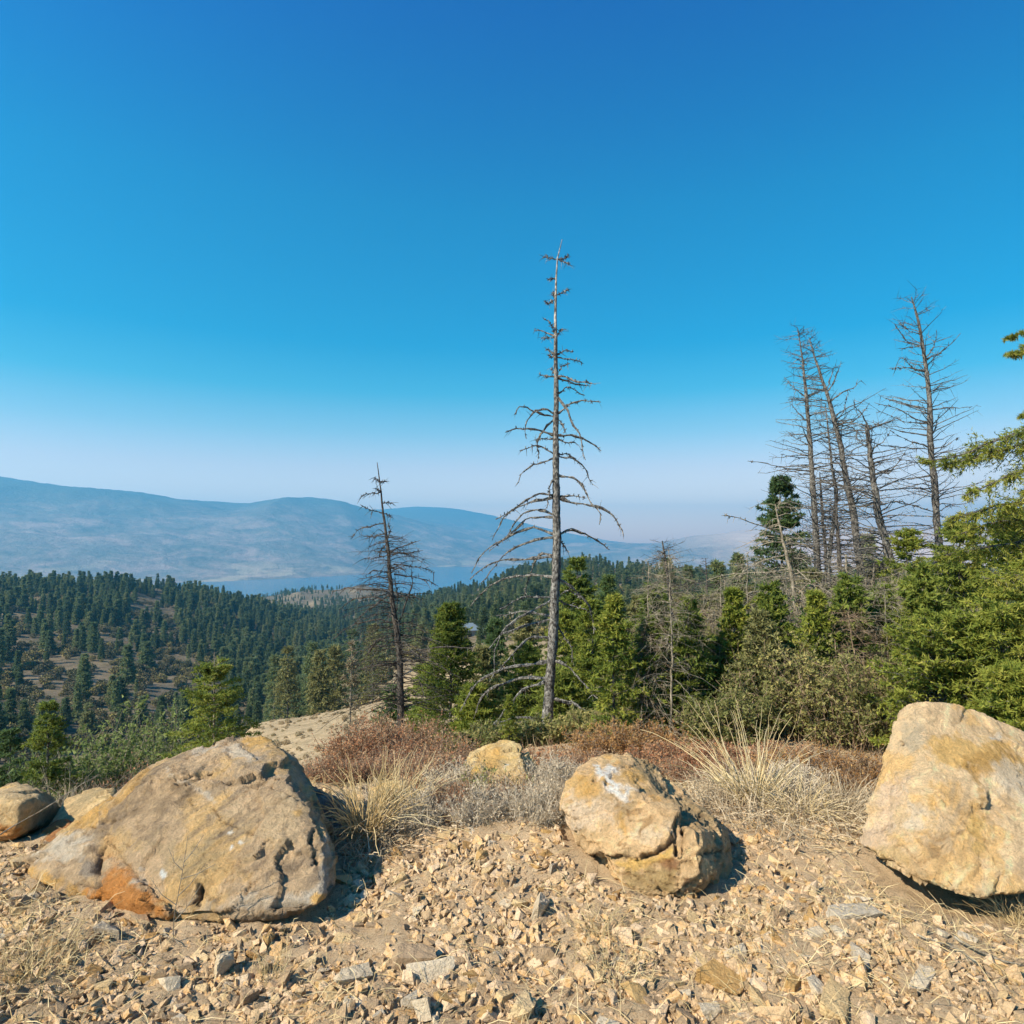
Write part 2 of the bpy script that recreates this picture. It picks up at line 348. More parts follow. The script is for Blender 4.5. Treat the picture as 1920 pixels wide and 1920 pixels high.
hi = N(t, 'ShaderNodeMapRange'); hi.inputs[1].default_value = 150; hi.inputs[2].default_value = 430; t.links.new(sp.outputs[2], hi.inputs[0])
c = mix(t, hi.outputs[0], c, (.11, .12, .105))
ex = N(t, 'ShaderNodeMapRange'); ex.inputs[1].default_value = 1500; ex.inputs[2].default_value = 2300; t.links.new(sp.outputs[0], ex.inputs[0])
c = mix(t, ex.outputs[0], c, ramp(t, noise(t, .003, 8, .7, p), [(.35, (.64, .42, .31)), (.6, (.76, .54, .41))]))
lo = N(t, 'ShaderNodeMapRange'); lo.inputs[1].default_value = -60; lo.inputs[2].default_value = -190; t.links.new(sp.outputs[2], lo.inputs[0])
fl = ramp(t, noise(t, .004, 5, .5, pos(t, (1, .5, 6), obj=False)), [(.55, (0, 0, 0)), (.60, (.6,)*3)])
c = mix(t, math_(t, 'MULTIPLY', lo.outputs[0], fl), c, (.52, .42, .29))
t.links.new(c, b.inputs['Base Color']); bump(t, b, noise(t, .006, 9, .72, p), 1.0, 38)
i6 = int(np.searchsorted(rad, 16)); i2 = int(np.searchsorted(rad, 2650))
terrain('ground', 0, i6+1, m_ground, True); terrain('hillside', i6, i2+1, m_hill); terrain('mountains', i2, len(rad), m_mtn)
m_water, t, b = newmat('lake_water', .18, .5); b.inputs['Base Color'].default_value = (.035, .12, .21, 1)
bump(t, b, noise(t, .05, 4, .6, pos(t, obj=False)), .15, 1)
la = np.linspace(-R_(58), R_(35), 60); X = np.array([2400, 5000, 9000.])
V = np.stack([(X[:, None]*np.sin(la)).ravel(), (X[:, None]*np.cos(la)).ravel(), np.full(180, LAKE)], 1)
a = (np.arange(2)*60)[:, None]+np.arange(59)[None]
tag(link('lake', mesh('lake', V, np.stack([a, a+60, a+61, a+1], -1).reshape(-1, 4)[:, ::-1], m_water)), kind='structure')

# haze: one closed box of thin even air round everything
hb = bmesh.new(); bmesh.ops.create_cube(hb, size=1); hm = bpy.data.meshes.new('haze'); hb.to_mesh(hm); hb.free()
m_haze = bpy.data.materials.new('haze_air'); m_haze.use_nodes = True; t = m_haze.node_tree; t.nodes.clear()
o_ = t.nodes.new('ShaderNodeOutputMaterial'); v_ = t.nodes.new('ShaderNodeVolumePrincipled'); t.links.new(v_.outputs[0], o_.inputs['Volume'])
v_.inputs['Color'].default_value = (.145, .60, 1.0, 1); v_.inputs['Density'].default_value = HAZE_DENSITY; v_.inputs['Anisotropy'].default_value = 0.15
hm.materials.append(m_haze)
hz = link('haze', hm); HTOP = float(GG[:, gr > 3000].max())+90; hz.scale = (23400, 23400, HTOP+240); hz.location = (0, 0, (HTOP-240)/2); tag(hz, kind='stuff')

# ------------------------------------------------------------------ plant generators
def frame(d):
    up = np.array([0, 0, 1.]); s = nrm(np.cross(d, up)+1e-6); return s, np.cross(s, d)
def sprays(B0, D, L, rng, per, ll, lw, spread=.75, rows=1):
    "needle tufts as small triangles along twigs starting at B0 going D for L"
    K = len(B0); n = K*per; s = rng.uniform(.05, 1.05, (K, per)); d = np.repeat(D, per, 0)
    base = (B0[:, None]+D[:, None]*(s*L[:, None])[..., None]).reshape(-1, 3)
    dr = nrm(d*.8+rng.normal(size=(n, 3))*spread); ln_ = ll*rng.uniform(.6, 1.35, n); wv = nrm(np.cross(dr, rng.normal(size=(n, 3))))*(lw*rng.uniform(.6, 1.3, n))[:, None]/2
    V = np.stack([base-wv, base+wv, base+dr*ln_[:, None]], 1).reshape(-1, 3)
    return V, np.arange(n*3).reshape(-1, 3)
def conifer(H, R, rng, nb=110, nbl=10, per=8, ll=.07, lw=.022, z0=.08, power=.85, e0=.25, droop=.35, rad0=None, ragged=.3, lopside=0, bare_top=0):
    rad0 = rad0 or H*.014
    tr = np.array([[0, 0, -H*.12], [0, 0, 0], [.01*H*rng.normal(), .01*H*rng.normal(), H*.5], [0, 0, H]]); TP = smoothline(tr, 10)
    tv, tf = tubes(TP[None], np.linspace(rad0, rad0*.12, 10)[None], 7)
    u = np.sort(rng.uniform(0, 1, nb)); h = H*(z0+(1-z0)*u); aa = np.arange(nb)*2.4+rng.uniform(-.5, .5, nb)
    L = R*((1-u)**power*(1-.25*np.clip(.25-u, 0, 1)/.25)+.045)*rng.uniform(1-ragged, 1+ragged*.4, nb)*(1+lopside*np.cos(aa))
    e = e0+.5*u+rng.normal(size=nb)*.08; s = np.linspace(0, 1, 6)
    hd = np.stack([np.cos(aa), np.sin(aa), 0*aa], 1)
    P = hd[:, None]*(L[:, None]*s)[..., None]; P[..., 2] = h[:, None]+L[:, None]*(e[:, None]*s-droop*s**2*(1-.5*u[:, None])); P += rng.normal(size=P.shape)*.012*L[:, None, None]
    bv, bf = tubes(P, (rad0*.28*(L/R)**.7)[:, None]*np.linspace(1, .2, 6)[None], 3)
    live = u < 1-bare_top; Pl = P[live]; Ll = L[live]; kl = len(Pl); ul = u[live]
    sb = rng.uniform(.12, 1, (kl, nbl)); idx = np.clip(sb*5, 0, 4.999); i0 = idx.astype(int); fr = (idx-i0)[..., None]
    rws = np.arange(kl)[:, None]; B0 = (Pl[rws, i0]*(1-fr)+Pl[rws, i0+1]*fr); T = nrm(Pl[rws, i0+1]-Pl[rws, i0])
    side = rng.choice([-1., 1.], (kl, nbl))[..., None]; S_, _ = frame(T.reshape(-1, 3)); S_ = S_.reshape(T.shape)
    D = nrm(T*.75+S_*side*rng.uniform(.35, 1.1, side.shape)+rng.normal(size=T.shape)*.18+np.array([0, 0, -.12]))
    LL = (Ll[:, None]*.38*(1.08-sb)+.05*R+ll*.6)*rng.uniform(.6, 1.2, sb.shape)
    B0f, Df, Lf = B0.reshape(-1, 3), D.reshape(-1, 3), LL.ravel()
    fv, ff = sprays(B0f, Df, Lf, rng, per, ll, lw)
    bt = np.repeat((rng.uniform(0, 1, (kl, 1))*.5+rng.uniform(0, .5, (kl, nbl))).ravel(), per*3)
    tint = bt*.6+np.repeat(rng.uniform(0, .4, len(ff)), 3)
    tw = None
    if nbl*kl < 6000 and ll < .085: tw = ribbons(np.stack([B0f, B0f+Df*Lf[:, None]*.9], 1), np.tile([.012, .005], (len(B0f), 1))*max(1, H/6), rng)
    return (tv, tf), ((bv, bf) if tw is None else cat([(bv, bf), tw])), (fv, ff, tint)
def attach(root, trunk, branches, fol, bark, leaf, bark2=None, lichen=0.0, crown_name='crown'):
    if trunk is not None: link('trunk', mesh('trunk', trunk[0], trunk[1], bark, {'lichen': np.full(len(trunk[0]), lichen)}, smooth=True), root)
    if branches is not None: link('branches', mesh('branches', branches[0], branches[1], bark2 or bark, {'lichen': np.full(len(branches[0]), lichen)}), root)
    if fol is not None: link(crown_name, mesh(crown_name, fol[0], fol[1], leaf, {'tint': fol[2]}), root)
def copy_thing(root, loc, rz, sc_, label, group=None):
    c = root.copy(); COL.objects.link(c); c.location = loc; c.rotation_euler = (0, 0, rz); c.scale = (sc_,)*3; c['label'] = label
    if group: c['group'] = group
    for ch in list(root.children):
        k = ch.copy(); COL.objects.link(k); k.parent = c
    return c
def gz(x, y): return float(zt(x, y)[0])

# palette of plants
m_fir = leafmat('fir_needles', [(.1, (.07, .105, .02)), (.4, (.15, .195, .035)), (.75, (.25, .28, .05)), (1, (.33, .32, .08))], .45)
m_firdark = leafmat('dark_fir_needles', [(.1, (.05, .09, .035)), (.5, (.10, .16, .055)), (1, (.19, .23, .07))], .45)
m_olive = leafmat('olive_needles', [(.1, (.12, .125, .045)), (.5, (.22, .215, .08)), (1, (.33, .295, .13))], .4)
m_gold = leafmat('sunny_fir_needles', [(.1, (.09, .125, .02)), (.4, (.195, .235, .035)), (.75, (.32, .325, .055)), (1, (.42, .37, .09))], .45)
m_leafy = leafmat('grey_green_leaves', [(.1, (.09, .13, .035)), (.5, (.19, .24, .07)), (1, (.30, .33, .12))], .45)
m_greyleaf = leafmat('grey_brown_needles', [(.1, (.13, .105, .06)), (.5, (.23, .19, .115)), (1, (.34, .27, .17))], .3)
m_far = leafmat('distant_conifer_needles', [(0, (.07, .105, .05)), (.45, (.13, .175, .075)), (.8, (.20, .235, .10)), (1, (.29, .285, .12))], .5, rnd=.8, scale=.02)
m_redleaf = leafmat('red_brown_leaves', [(.1, (.24, .09, .045)), (.4, (.42, .19, .09)), (.7, (.50, .30, .16)), (1, (.58, .43, .27))], .35)
m_orange = leafmat('orange_brown_leaves', [(.1, (.20, .09, .03)), (.5, (.38, .20, .07)), (1, (.50, .33, .14))], .35)
m_shrubleaf = leafmat('shrub_leaves', [(.1, (.11, .12, .035)), (.4, (.20, .21, .07)), (.75, (.33, .30, .11)), (1, (.48, .40, .15))], .45)
m_greenleaf = leafmat('green_leaves', [(.1, (.04, .09, .02)), (.5, (.09, .165, .035)), (1, (.19, .24, .06))], .4)
m_straw = leafmat('dry_straw', [(.0, (.46, .33, .155)), (.5, (.60, .46, .24)), (1, (.70, .57, .33))], .2)
m_goldstraw = leafmat('golden_straw', [(.0, (.50, .38, .18)), (.5, (.66, .52, .29)), (1, (.76, .64, .40))], .2)
m_grey_grass = leafmat('grey_dead_grass', [(.0, (.32, .24, .15)), (.5, (.46, .365, .24)), (1, (.58, .48, .34))], .15)
LICH = (.30, .30, .08)
m_bark = barkmat('weathered_bark', (.042, .036, .033), (.23, .215, .19), LICH, .36)
m_snag = barkmat('silver_dead_wood', (.036, .032, .03), (.29, .275, .25), LICH, .34)
m_snagtop = barkmat('bleached_dead_wood', (.10, .085, .07), (.55, .51, .46))
m_darkwood = barkmat('dark_dead_wood', (.032, .027, .024), (.13, .115, .10), LICH, .33)
m_twig = barkmat('grey_twigs', (.15, .125, .09), (.36, .31, .235), None)
m_wire = barkmat('pale_wiry_twigs', (.40, .33, .24), (.62, .53, .41), None)
m_browntwig = barkmat('brown_twigs', (.16, .11, .075), (.36, .26, .175), None)

# ------------------------------------------------------------------ boulders
def hull_object(pts, voxel, chips=0, seed=0):
    bm = bmesh.new()
    for p_ in pts: bm.verts.new(p_)
    r = bmesh.ops.convex_hull(bm, input=bm.verts)
    bmesh.ops.delete(bm, geom=list({g for g in r['geom_interior']+r['geom_unused'] if isinstance(g, bmesh.types.BMVert)}), context='VERTS')
    bmesh.ops.recalc_face_normals(bm, faces=bm.faces)
    rg = random.Random(chips*7+seed)
    for k in range(chips):                                # knock flat chips off corners and edges
        bm.verts.ensure_lookup_table(); cen = sum((v.co for v in bm.verts), Vector())/len(bm.verts)
        v = bm.verts[rg.randrange(len(bm.verts))]; dirn = (v.co-cen).normalized()+Vector((rg.gauss(0, .25), rg.gauss(0, .25), rg.gauss(0, .25))); dirn.normalize()
        sup = max(u.co.dot(dirn) for u in bm.verts); dep = rg.uniform(.006, .03)
        r = bmesh.ops.bisect_plane(bm, geom=bm.verts[:]+bm.edges[:]+bm.faces[:], plane_co=dirn*(sup-dep), plane_no=dirn, clear_outer=True)
        pts_ = [u.co.copy() for u in bm.verts]; bm.clear()
        for p_ in pts_: bm.verts.new(p_)
        r = bmesh.ops.convex_hull(bm, input=bm.verts)
        bmesh.ops.delete(bm, geom=list({g for g in r['geom_interior']+r['geom_unused'] if isinstance(g, bmesh.types.BMVert)}), context='VERTS')
    bmesh.ops.recalc_face_normals(bm, faces=bm.faces)
    me = bpy.data.meshes.new('tmp'); bm.to_mesh(me); bm.free()
    o = bpy.data.objects.new('tmp', me); COL.objects.link(o)
    md = o.modifiers.new('r', 'REMESH'); md.mode = 'VOXEL'; md.voxel_size = voxel
    dg = bpy.context.evaluated_depsgraph_get(); me2 = bpy.data.meshes.new_from_object(o.evaluated_get(dg))
    bpy.data.objects.remove(o); bpy.data.meshes.remove(me)
    return me2
def polydist(px, py, line):
    d = np.full(len(px), 1e9)
    for (x0, y0), (x1, y1) in zip(line[:-1], line[1:]):
        vx, vy = x1-x0, y1-y0; t = np.clip(((px-x0)*vx+(py-y0)*vy)/(vx*vx+vy*vy), 0, 1)
        d = np.minimum(d, np.hypot(px-x0-t*vx, py-y0-t*vy))
    return d
def inpoly(px, py, poly):
    "signed pixel distance-ish mask: positive inside"
    c = np.zeros(len(px), bool); n = len(poly)
    for i in range(n):
        (x0, y0), (x1, y1) = poly[i], poly[(i+1) % n]
        hit = ((y0 > py) != (y1 > py)) & (px < (x1-x0)*(py-y0)/((y1-y0) if y1 != y0 else 1e-9)+x0); c ^= hit
    d = polydist(px, py, list(poly)+[poly[0]]); return np.where(c, d, -d)
def boulder(name, label, pts, mat_, pal, voxel=.012, amp=1.0, cracks=(), ledges=(), strata=(), paint=(), seed=0, name_cat='boulder', chips=7):
    "pal: main, ochre, brown-grey mineral colours; paint: (colour, shape, softness px, strength) with shape a polygon, a line+width or an ellipse"
    P3 = [p_[1:] if p_[0] == 'w' else (WZ(p_[0], p_[1], p_[2][1]) if isinstance(p_[2], tuple) else W(*p_)) for p_ in pts]
    me = hull_object(P3, voxel, chips, seed); n = len(me.vertices); V = np.zeros(n*3, np.float32); me.vertices.foreach_get('co', V); V = V.reshape(-1, 3).astype(float)
    Nn = np.zeros(n*3, np.float32); me.vertices.foreach_get('normal', Nn); Nn = Nn.reshape(-1, 3)
    px, py = proj(V); front = (Nn*(np.array([0, 0, CH])-V)).sum(1) > 0
    q = V+fbm(V*5+seed*3, 2)[:, None]*.05
    bd = q@np.array([[1., 0, .35], [0, 1, .15], [-.5, -.2, 2.3]]).T
    f0, e0, k0 = facets(q+2, 2.4, seed+4, True); f1, e1, k1 = facets(bd, 4.0, seed+1, True); f2, e2, k2 = facets(bd+.3, 11, seed+2, True); f3, e3, k3 = facets(q, 34, seed+3, True)
    patch = np.clip(fbm(V*2.0+9, 2)*2.2+.35, 0, 1); patch2 = np.clip(fbm(V*3.1+29, 2)*2.6+.1, 0, 1)
    tw = fbm(bd*1.7+seed, 3); terr = np.floor(tw*4.5+fbm(V*11, 2)*.12)/4.5
    D = amp*(f0*.022+f1*.016*(.4+patch)+f2*.012*patch*patch2+f3*.0050*patch2+terr*.030*(.3+.7*patch)+fbm(V*40, 4)*.0030+fbm(V*90, 2)*.0014)
    hr = np.abs(fbm(bd*2.6+51, 3)); hm_ = np.clip(fbm(V*1.6+77, 2)*3+.1, 0, 1); hair = np.clip(1-hr/.018, 0, 1)*hm_
    D -= amp*.012*hair
    D -= D.mean()-.003
    pw = px+fbm(V*9, 2)*7+fbm(V*34, 2)*3; pyw = py+fbm(V*9+7, 2)*7+fbm(V*34+7, 2)*3
    crk = np.zeros(n)
    for line, wd, dep in cracks:
        d = polydist(pw, pyw, line); g_ = np.exp(-(d/(wd*.6))**1.6)*np.clip(.8+fbm(V*14, 2)*1.1, .15, 1.2); D -= front*dep*g_; crk = np.maximum(crk, front*np.clip(g_*1.3-.15, 0, 1)*min(1, dep/.02))
    for line, dep, reach in ledges:                      # one side of the line is broken away
        d = np.full(n, 1e9); sd = np.zeros(n)
        for (x0, y0), (x1, y1) in zip(line[:-1], line[1:]):
            vx, vy = x1-x0, y1-y0; t = np.clip(((pw-x0)*vx+(pyw-y0)*vy)/(vx*vx+vy*vy), 0, 1); dd = np.hypot(pw-x0-t*vx, pyw-y0-t*vy); c_ = vx*(pyw-y0)-vy*(pw-x0)
            sd = np.where(dd < d, c_, sd); d = np.minimum(d, dd)
        D -= front*dep*(sd > 0)*np.exp(-(d/reach)**2)
    lay = np.zeros(n)
    for (x0, y0, x1, y1, dep, fq, tilt) in strata:
        wgt = np.clip((pw-x0)/15, 0, 1)*np.clip((x1-pw)/15, 0, 1)*np.clip((pyw-y0)/8, 0, 1)*np.clip((y1-pyw)/8, 0, 1)
        Q = V.copy(); Q[:, 2] = (V[:, 2]+tilt*V[:, 0])*fq; Q[:, :2] *= 4.5; s_ = pnoise(Q)+.35*pnoise(Q*2.3)
        D -= front*wgt*dep*(np.floor(s_*5)/5+.35); lay = np.maximum(lay, wgt*np.clip(.5+np.floor(s_*5)/5, 0, 1))
    V2 = V+Nn*D[:, None]; me.vertices.foreach_set('co', V2.astype(np.float32).ravel())
    main, ochre, dull = [np.array(c) for c in pal[:3]]; C = np.tile(main, (n, 1))
    def lay_(col, w): 
        nonlocal C
        w = np.clip(w, 0, 1)[:, None]; C = C*(1-w)+np.array(col)*w
    b1 = fbm(V*2.6+seed*5, 5, 2.2, .6); b2 = fbm(V*4.1+seed*7+40, 5, 2.2, .6); stq = V@np.array([[.8, .1, .6], [0, 1, 0], [-.6, .1, .8]]).T*np.array([3, 3, 22.]); stk = fbm(stq+seed, 4)
    lay_(ochre, (b1-.02)*3.2); lay_(dull, (b2-.12)*3.4); lay_(main*1.18, (stk-.12)*1.6); lay_(dull*.85, (-stk-.22)*1.5)
    C *= (1+.20*(k1-.5)*patch+.22*(k2-.5)*patch2+.12*(k3-.5))[:, None]
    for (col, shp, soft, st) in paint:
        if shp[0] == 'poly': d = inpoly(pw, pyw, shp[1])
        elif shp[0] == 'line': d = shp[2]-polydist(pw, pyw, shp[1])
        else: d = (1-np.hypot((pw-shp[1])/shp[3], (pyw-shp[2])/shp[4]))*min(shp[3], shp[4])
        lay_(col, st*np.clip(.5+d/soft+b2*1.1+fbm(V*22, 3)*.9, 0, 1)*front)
    lay_(np.array([.30, .17, .075]), np.clip(1-hr/.05, 0, 1)*hm_*.6); lay_(np.array([.13, .085, .05]), crk*.8); lay_(dull*.7, lay*.45)
    C = np.clip(C*(1.04+.12*fbm(V*60, 3))[:, None], .02, .84)
    at = me.attributes.new('mineral', 'FLOAT_COLOR', 'POINT'); at.data.foreach_set('color', np.concatenate([C, np.ones((n, 1))], 1).astype(np.float32).ravel())
    me.polygons.foreach_set('use_smooth', np.ones(len(me.polygons), bool)); me.materials.clear(); me.materials.append(mat_); me.name = name
    c = np.array([V2[:, 0].mean(), V2[:, 1].mean(), V2[:, 2].min()]); me.transform(Matrix.Translation(-Vector(c)))
    return tag(link(name, me, None, tuple(c)), label, name_cat)
r_rock = rockmat('sandstone')
RUST = (.56, .23, .055); GOLD = (.68, .40, .12); PALE = (.70, .62, .50); BROWN = (.24, .165, .095); OLIVE = (.40, .30, .165); REDB = (.25, .10, .045)
PAL1 = ((.52, .37, .225), (.64, .42, .19), (.335, .245, .16)); PAL2 = ((.76, .51, .27), (.78, .455, .165), (.58, .40, .21)); PAL3 = ((.78, .56, .325), (.78, .50, .22), (.66, .47, .275))
z = lambda v: ('z', v)
def q4(x, y): return (x/2.667, 1360+y/2.667)
def q5(x, y): return (640+x/2.4615, 1360+y/2.4615)
def q6(x, y): return (1220+x/2.743, 1300+y/2.743)
def L4(*p): return [q4(*k) for k in p]
def L5(*p): return [q5(*k) for k in p]
def L6(*p): return [q6(*k) for k in p]
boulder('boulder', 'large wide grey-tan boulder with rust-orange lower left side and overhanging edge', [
    (42, 1622, z(.05)), (75, 1645, z(.03)), (120, 1672, z(.02)), (190, 1710, z(.02)), (250, 1714, z(.05)), (340, 1728, z(.0)), (440, 1722, z(.01)), (560, 1710, z(.03)), (605, 1698, z(.05)),
    (150, 1558, 3.42), (240, 1495, 3.38), (330, 1450, 3.42), (440, 1436, 3.45), (540, 1462, 3.40), (578, 1510, 3.33), (612, 1560, 3.25), (636, 1610, 3.2), (632, 1665, 3.12),
    (228, 1474, 3.65), (300, 1427, 3.75), (368, 1399, 3.8), (440, 1395, 3.8), (500, 1389, 3.9), (548, 1418, 3.8), (578, 1460, 3.7),
    ('w', -2.3, 3.85, -.08), ('w', -1.6, 4.15, -.1), ('w', -1.15, 4.05, -.1), ('w', -.96, 3.65, -.06), ('w', -2.3, 3.5, -.08), ('w', -1.6, 3.2, -.08), ('w', -1.0, 3.25, -.06)],
    r_rock, PAL1, .0094, 1.15,
    cracks=[(L4((500, 640), (488, 720), (500, 800)), 9, .06), (L4((540, 590), (505, 650)), 4, .03), (L4((870, 230), (880, 270), (895, 310)), 3, .02), (L4((940, 350), (960, 390), (1000, 440)), 2.2, .012), (L4((1060, 410), (1110, 460), (1160, 500), (1270, 545)), 2.5, .018),
            (L4((560, 590), (640, 700), (720, 790)), 2.2, .014), (L4((1250, 720), (1240, 790), (1230, 870)), 3, .022), (L4((1000, 800), (985, 870), (975, 910)), 7, .05), (L4((1570, 540), (1560, 620), (1582, 690)), 3.5, .03), (L4((1195, 620), (1190, 700), (1150, 760)), 1.8, .009), (L4((410, 800), (500, 800)), 5, .03), (L4((670, 480), (680, 510)), 3, .015), (L4((430, 490), (460, 500)), 4, .02), (L4((520, 470), (550, 465)), 4, .02), (L4((700, 870), (760, 930)), 4, .03), (L4((900, 790), (905, 860)), 2, .01)],
    ledges=[(L4((1330, 310), (1150, 270), (990, 250)), .022, 40), (L4((1560, 400), (1500, 360), (1330, 310)), .022, 40), (L4((700, 780), (690, 720), (740, 650)), .020, 45), (L4((880, 1000), (820, 880), (700, 780)), .028, 40), (L4((1270, 165), (1200, 110), (1100, 120)), .014, 22), (L4((1640, 800), (1640, 620), (1560, 470)), .02, 22), (L4((500, 640), (420, 560), (370, 470)), .010, 50)],
    strata=[(330, 1690, 620, 1735, .03, 26, 0), (60, 1640, 160, 1700, .02, 30, .3)],
    paint=[(RUST, ('poly', L4((515, 640), (570, 600), (640, 700), (700, 770), (830, 900), (850, 1000), (540, 960), (400, 900), (380, 810), (510, 800))), 22, .9), (GOLD, ('poly', L4((120, 690), (330, 760), (420, 830), (520, 960), (300, 830), (190, 740))), 10, .9), (GOLD, ('line', L4((170, 640), (330, 520), (500, 400), (730, 240)), 7), 9, .75),
           (PALE, ('ell', *q4(330, 640)[:2], 42, 26), 22, .65), ((.33, .27, .21), ('ell', *q4(450, 730), 22, 24), 9, .9), ((.62, .42, .20), ('ell', *q4(600, 620), 34, 30), 22, .7), (BROWN, ('ell', *q4(760, 360), 42, 34), 34, .45), (BROWN, ('ell', *q4(900, 300), 30, 24), 26, .35), (OLIVE, ('ell', *q4(940, 700), 70, 46), 40, .55), ((.44, .33, .22), ('ell', *q4(1350, 260), 70, 34), 30, .7),
           ((.60, .45, .27), ('ell', *q4(1350, 480), 70, 40), 40, .5), (PALE, ('line', L4((1000, 110), (1200, 130), (1250, 170)), 9), 9, .55), (PALE, ('line', L4((1640, 560), (1640, 760), (1590, 870)), 10), 10, .55), (PALE, ('line', L4((880, 920), (1150, 900), (1500, 880)), 10), 13, .5), (PALE, ('line', L4((690, 770), (700, 700)), 7), 7, .7), (PALE, ('line', L4((840, 250), (1000, 300), (1080, 380)), 3), 5, .55),
           (GOLD, ('ell', *q4(1600, 870), 9, 8), 6, .9), (GOLD, ('ell', *q4(1480, 450), 6, 6), 5, .6), (GOLD, ('line', L4((1220, 90), (1330, 95)), 7), 5, .8), (RUST, ('line', L4((790, 940), (860, 1000)), 5), 5, .8), ((.80, .78, .72), ('ell', *q4(820, 745), 7, 6), 3, 1), ((.80, .78, .72), ('ell', *q4(1158, 620), 5, 4), 3, 1), ((.80, .78, .72), ('ell', *q4(1200, 580), 5, 3), 3, .9), ((.80, .78, .72), ('ell', *q4(1155, 540), 4, 3), 3, .8),
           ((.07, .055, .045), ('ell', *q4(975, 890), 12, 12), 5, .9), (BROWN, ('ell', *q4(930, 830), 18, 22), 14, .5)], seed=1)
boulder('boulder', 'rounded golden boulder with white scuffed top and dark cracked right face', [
    (1060, 1466, 3.55), (1075, 1437, 3.62), (1107, 1421, 3.72), (1144, 1410, 3.8), (1180, 1416, 3.82), (1229, 1443, 3.85), (1290, 1484, 3.8), (1331, 1520, 3.7), (1359, 1563, 3.6), (1369, 1612, 3.5), (1359, 1660, 3.28),
    (1057, 1498, 3.45), (1071, 1543, 3.38), (1099, 1587, 3.3), (1152, 1644, z(.07)), (1180, 1662, z(.06)), (1249, 1685, z(.03)), (1304, 1701, z(.0)), (1314, 1694, z(-.01)),
    (1120, 1480, 3.38), (1190, 1490, 3.33), (1272, 1530, 3.24), (1302, 1560, 3.15), (1311, 1610, 3.06), (1150, 1590, 3.18), (1240, 1600, 3.1),
    ('w', .33, 4.0, -.08), ('w', .75, 4.15, -.1), ('w', 1.15, 3.9, -.1), ('w', .45, 3.5, -.08), ('w', .9, 3.15, -.06)],
    r_rock, PAL2, .0078, 1.1,
    cracks=[(L5((1200, 600), (1350, 608), (1440, 585), (1520, 530)), 5, .05), (L5((1590, 430), (1580, 520), (1565, 600)), 4, .05), (L5((1550, 430), (1535, 600)), 3, .03), (L5((1650, 600), (1655, 700), (1650, 830)), 3, .014), (L5((1660, 600), (1740, 580), (1760, 520)), 3, .025), (L5((1250, 660), (1550, 690)), 2.5, .016), (L5((1300, 700), (1560, 750)), 2.5, .016), (L5((1070, 450), (1130, 560)), 2.5, .012), (L5((1660, 400), (1670, 440)), 5, .03), (L5((1560, 640), (1570, 800)), 2.5, .012)],
    ledges=[(L5((1200, 603), (1350, 612), (1440, 588), (1530, 520), (1550, 430)), .030, 42), (L5((1640, 590), (1700, 560), (1780, 570)), .012, 30), (L5((1280, 400), (1320, 470), (1500, 540)), .010, 20)],
    strata=[(1165, 1612, 1312, 1705, .022, 44, .1)],
    paint=[((.84, .80, .74), ('poly', L5((1170, 190), (1230, 240), (1370, 290), (1300, 335), (1250, 310), (1190, 260))), 10, .95), ((.80, .75, .68), ('ell', *q5(1245, 225), 12, 9), 5, .9), ((.78, .62, .46), ('ell', *q5(1130, 400), 40, 26), 24, .6), (PALE, ('ell', *q5(1080, 300), 12, 22), 10, .4), (GOLD, ('ell', *q5(1110, 270), 26, 20), 14, .75), (GOLD, ('ell', *q5(1350, 250), 28, 14), 12, .8), (GOLD, ('line', L5((1290, 420), (1310, 490)), 7), 7, .7),
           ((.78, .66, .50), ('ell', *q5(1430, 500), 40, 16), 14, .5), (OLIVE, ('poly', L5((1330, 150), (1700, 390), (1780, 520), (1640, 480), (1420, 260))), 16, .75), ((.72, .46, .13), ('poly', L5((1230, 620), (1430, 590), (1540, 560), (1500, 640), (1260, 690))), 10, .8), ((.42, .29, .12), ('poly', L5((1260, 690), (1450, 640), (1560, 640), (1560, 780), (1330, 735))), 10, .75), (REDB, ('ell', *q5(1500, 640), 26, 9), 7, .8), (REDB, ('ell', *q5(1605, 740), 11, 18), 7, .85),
           ((.44, .34, .19), ('poly', L5((1655, 600), (1790, 560), (1790, 720), (1660, 830))), 10, .7), ((.10, .07, .05), ('line', L5((1225, 600), (1290, 610), (1340, 600)), 3), 3, .8)], seed=5)
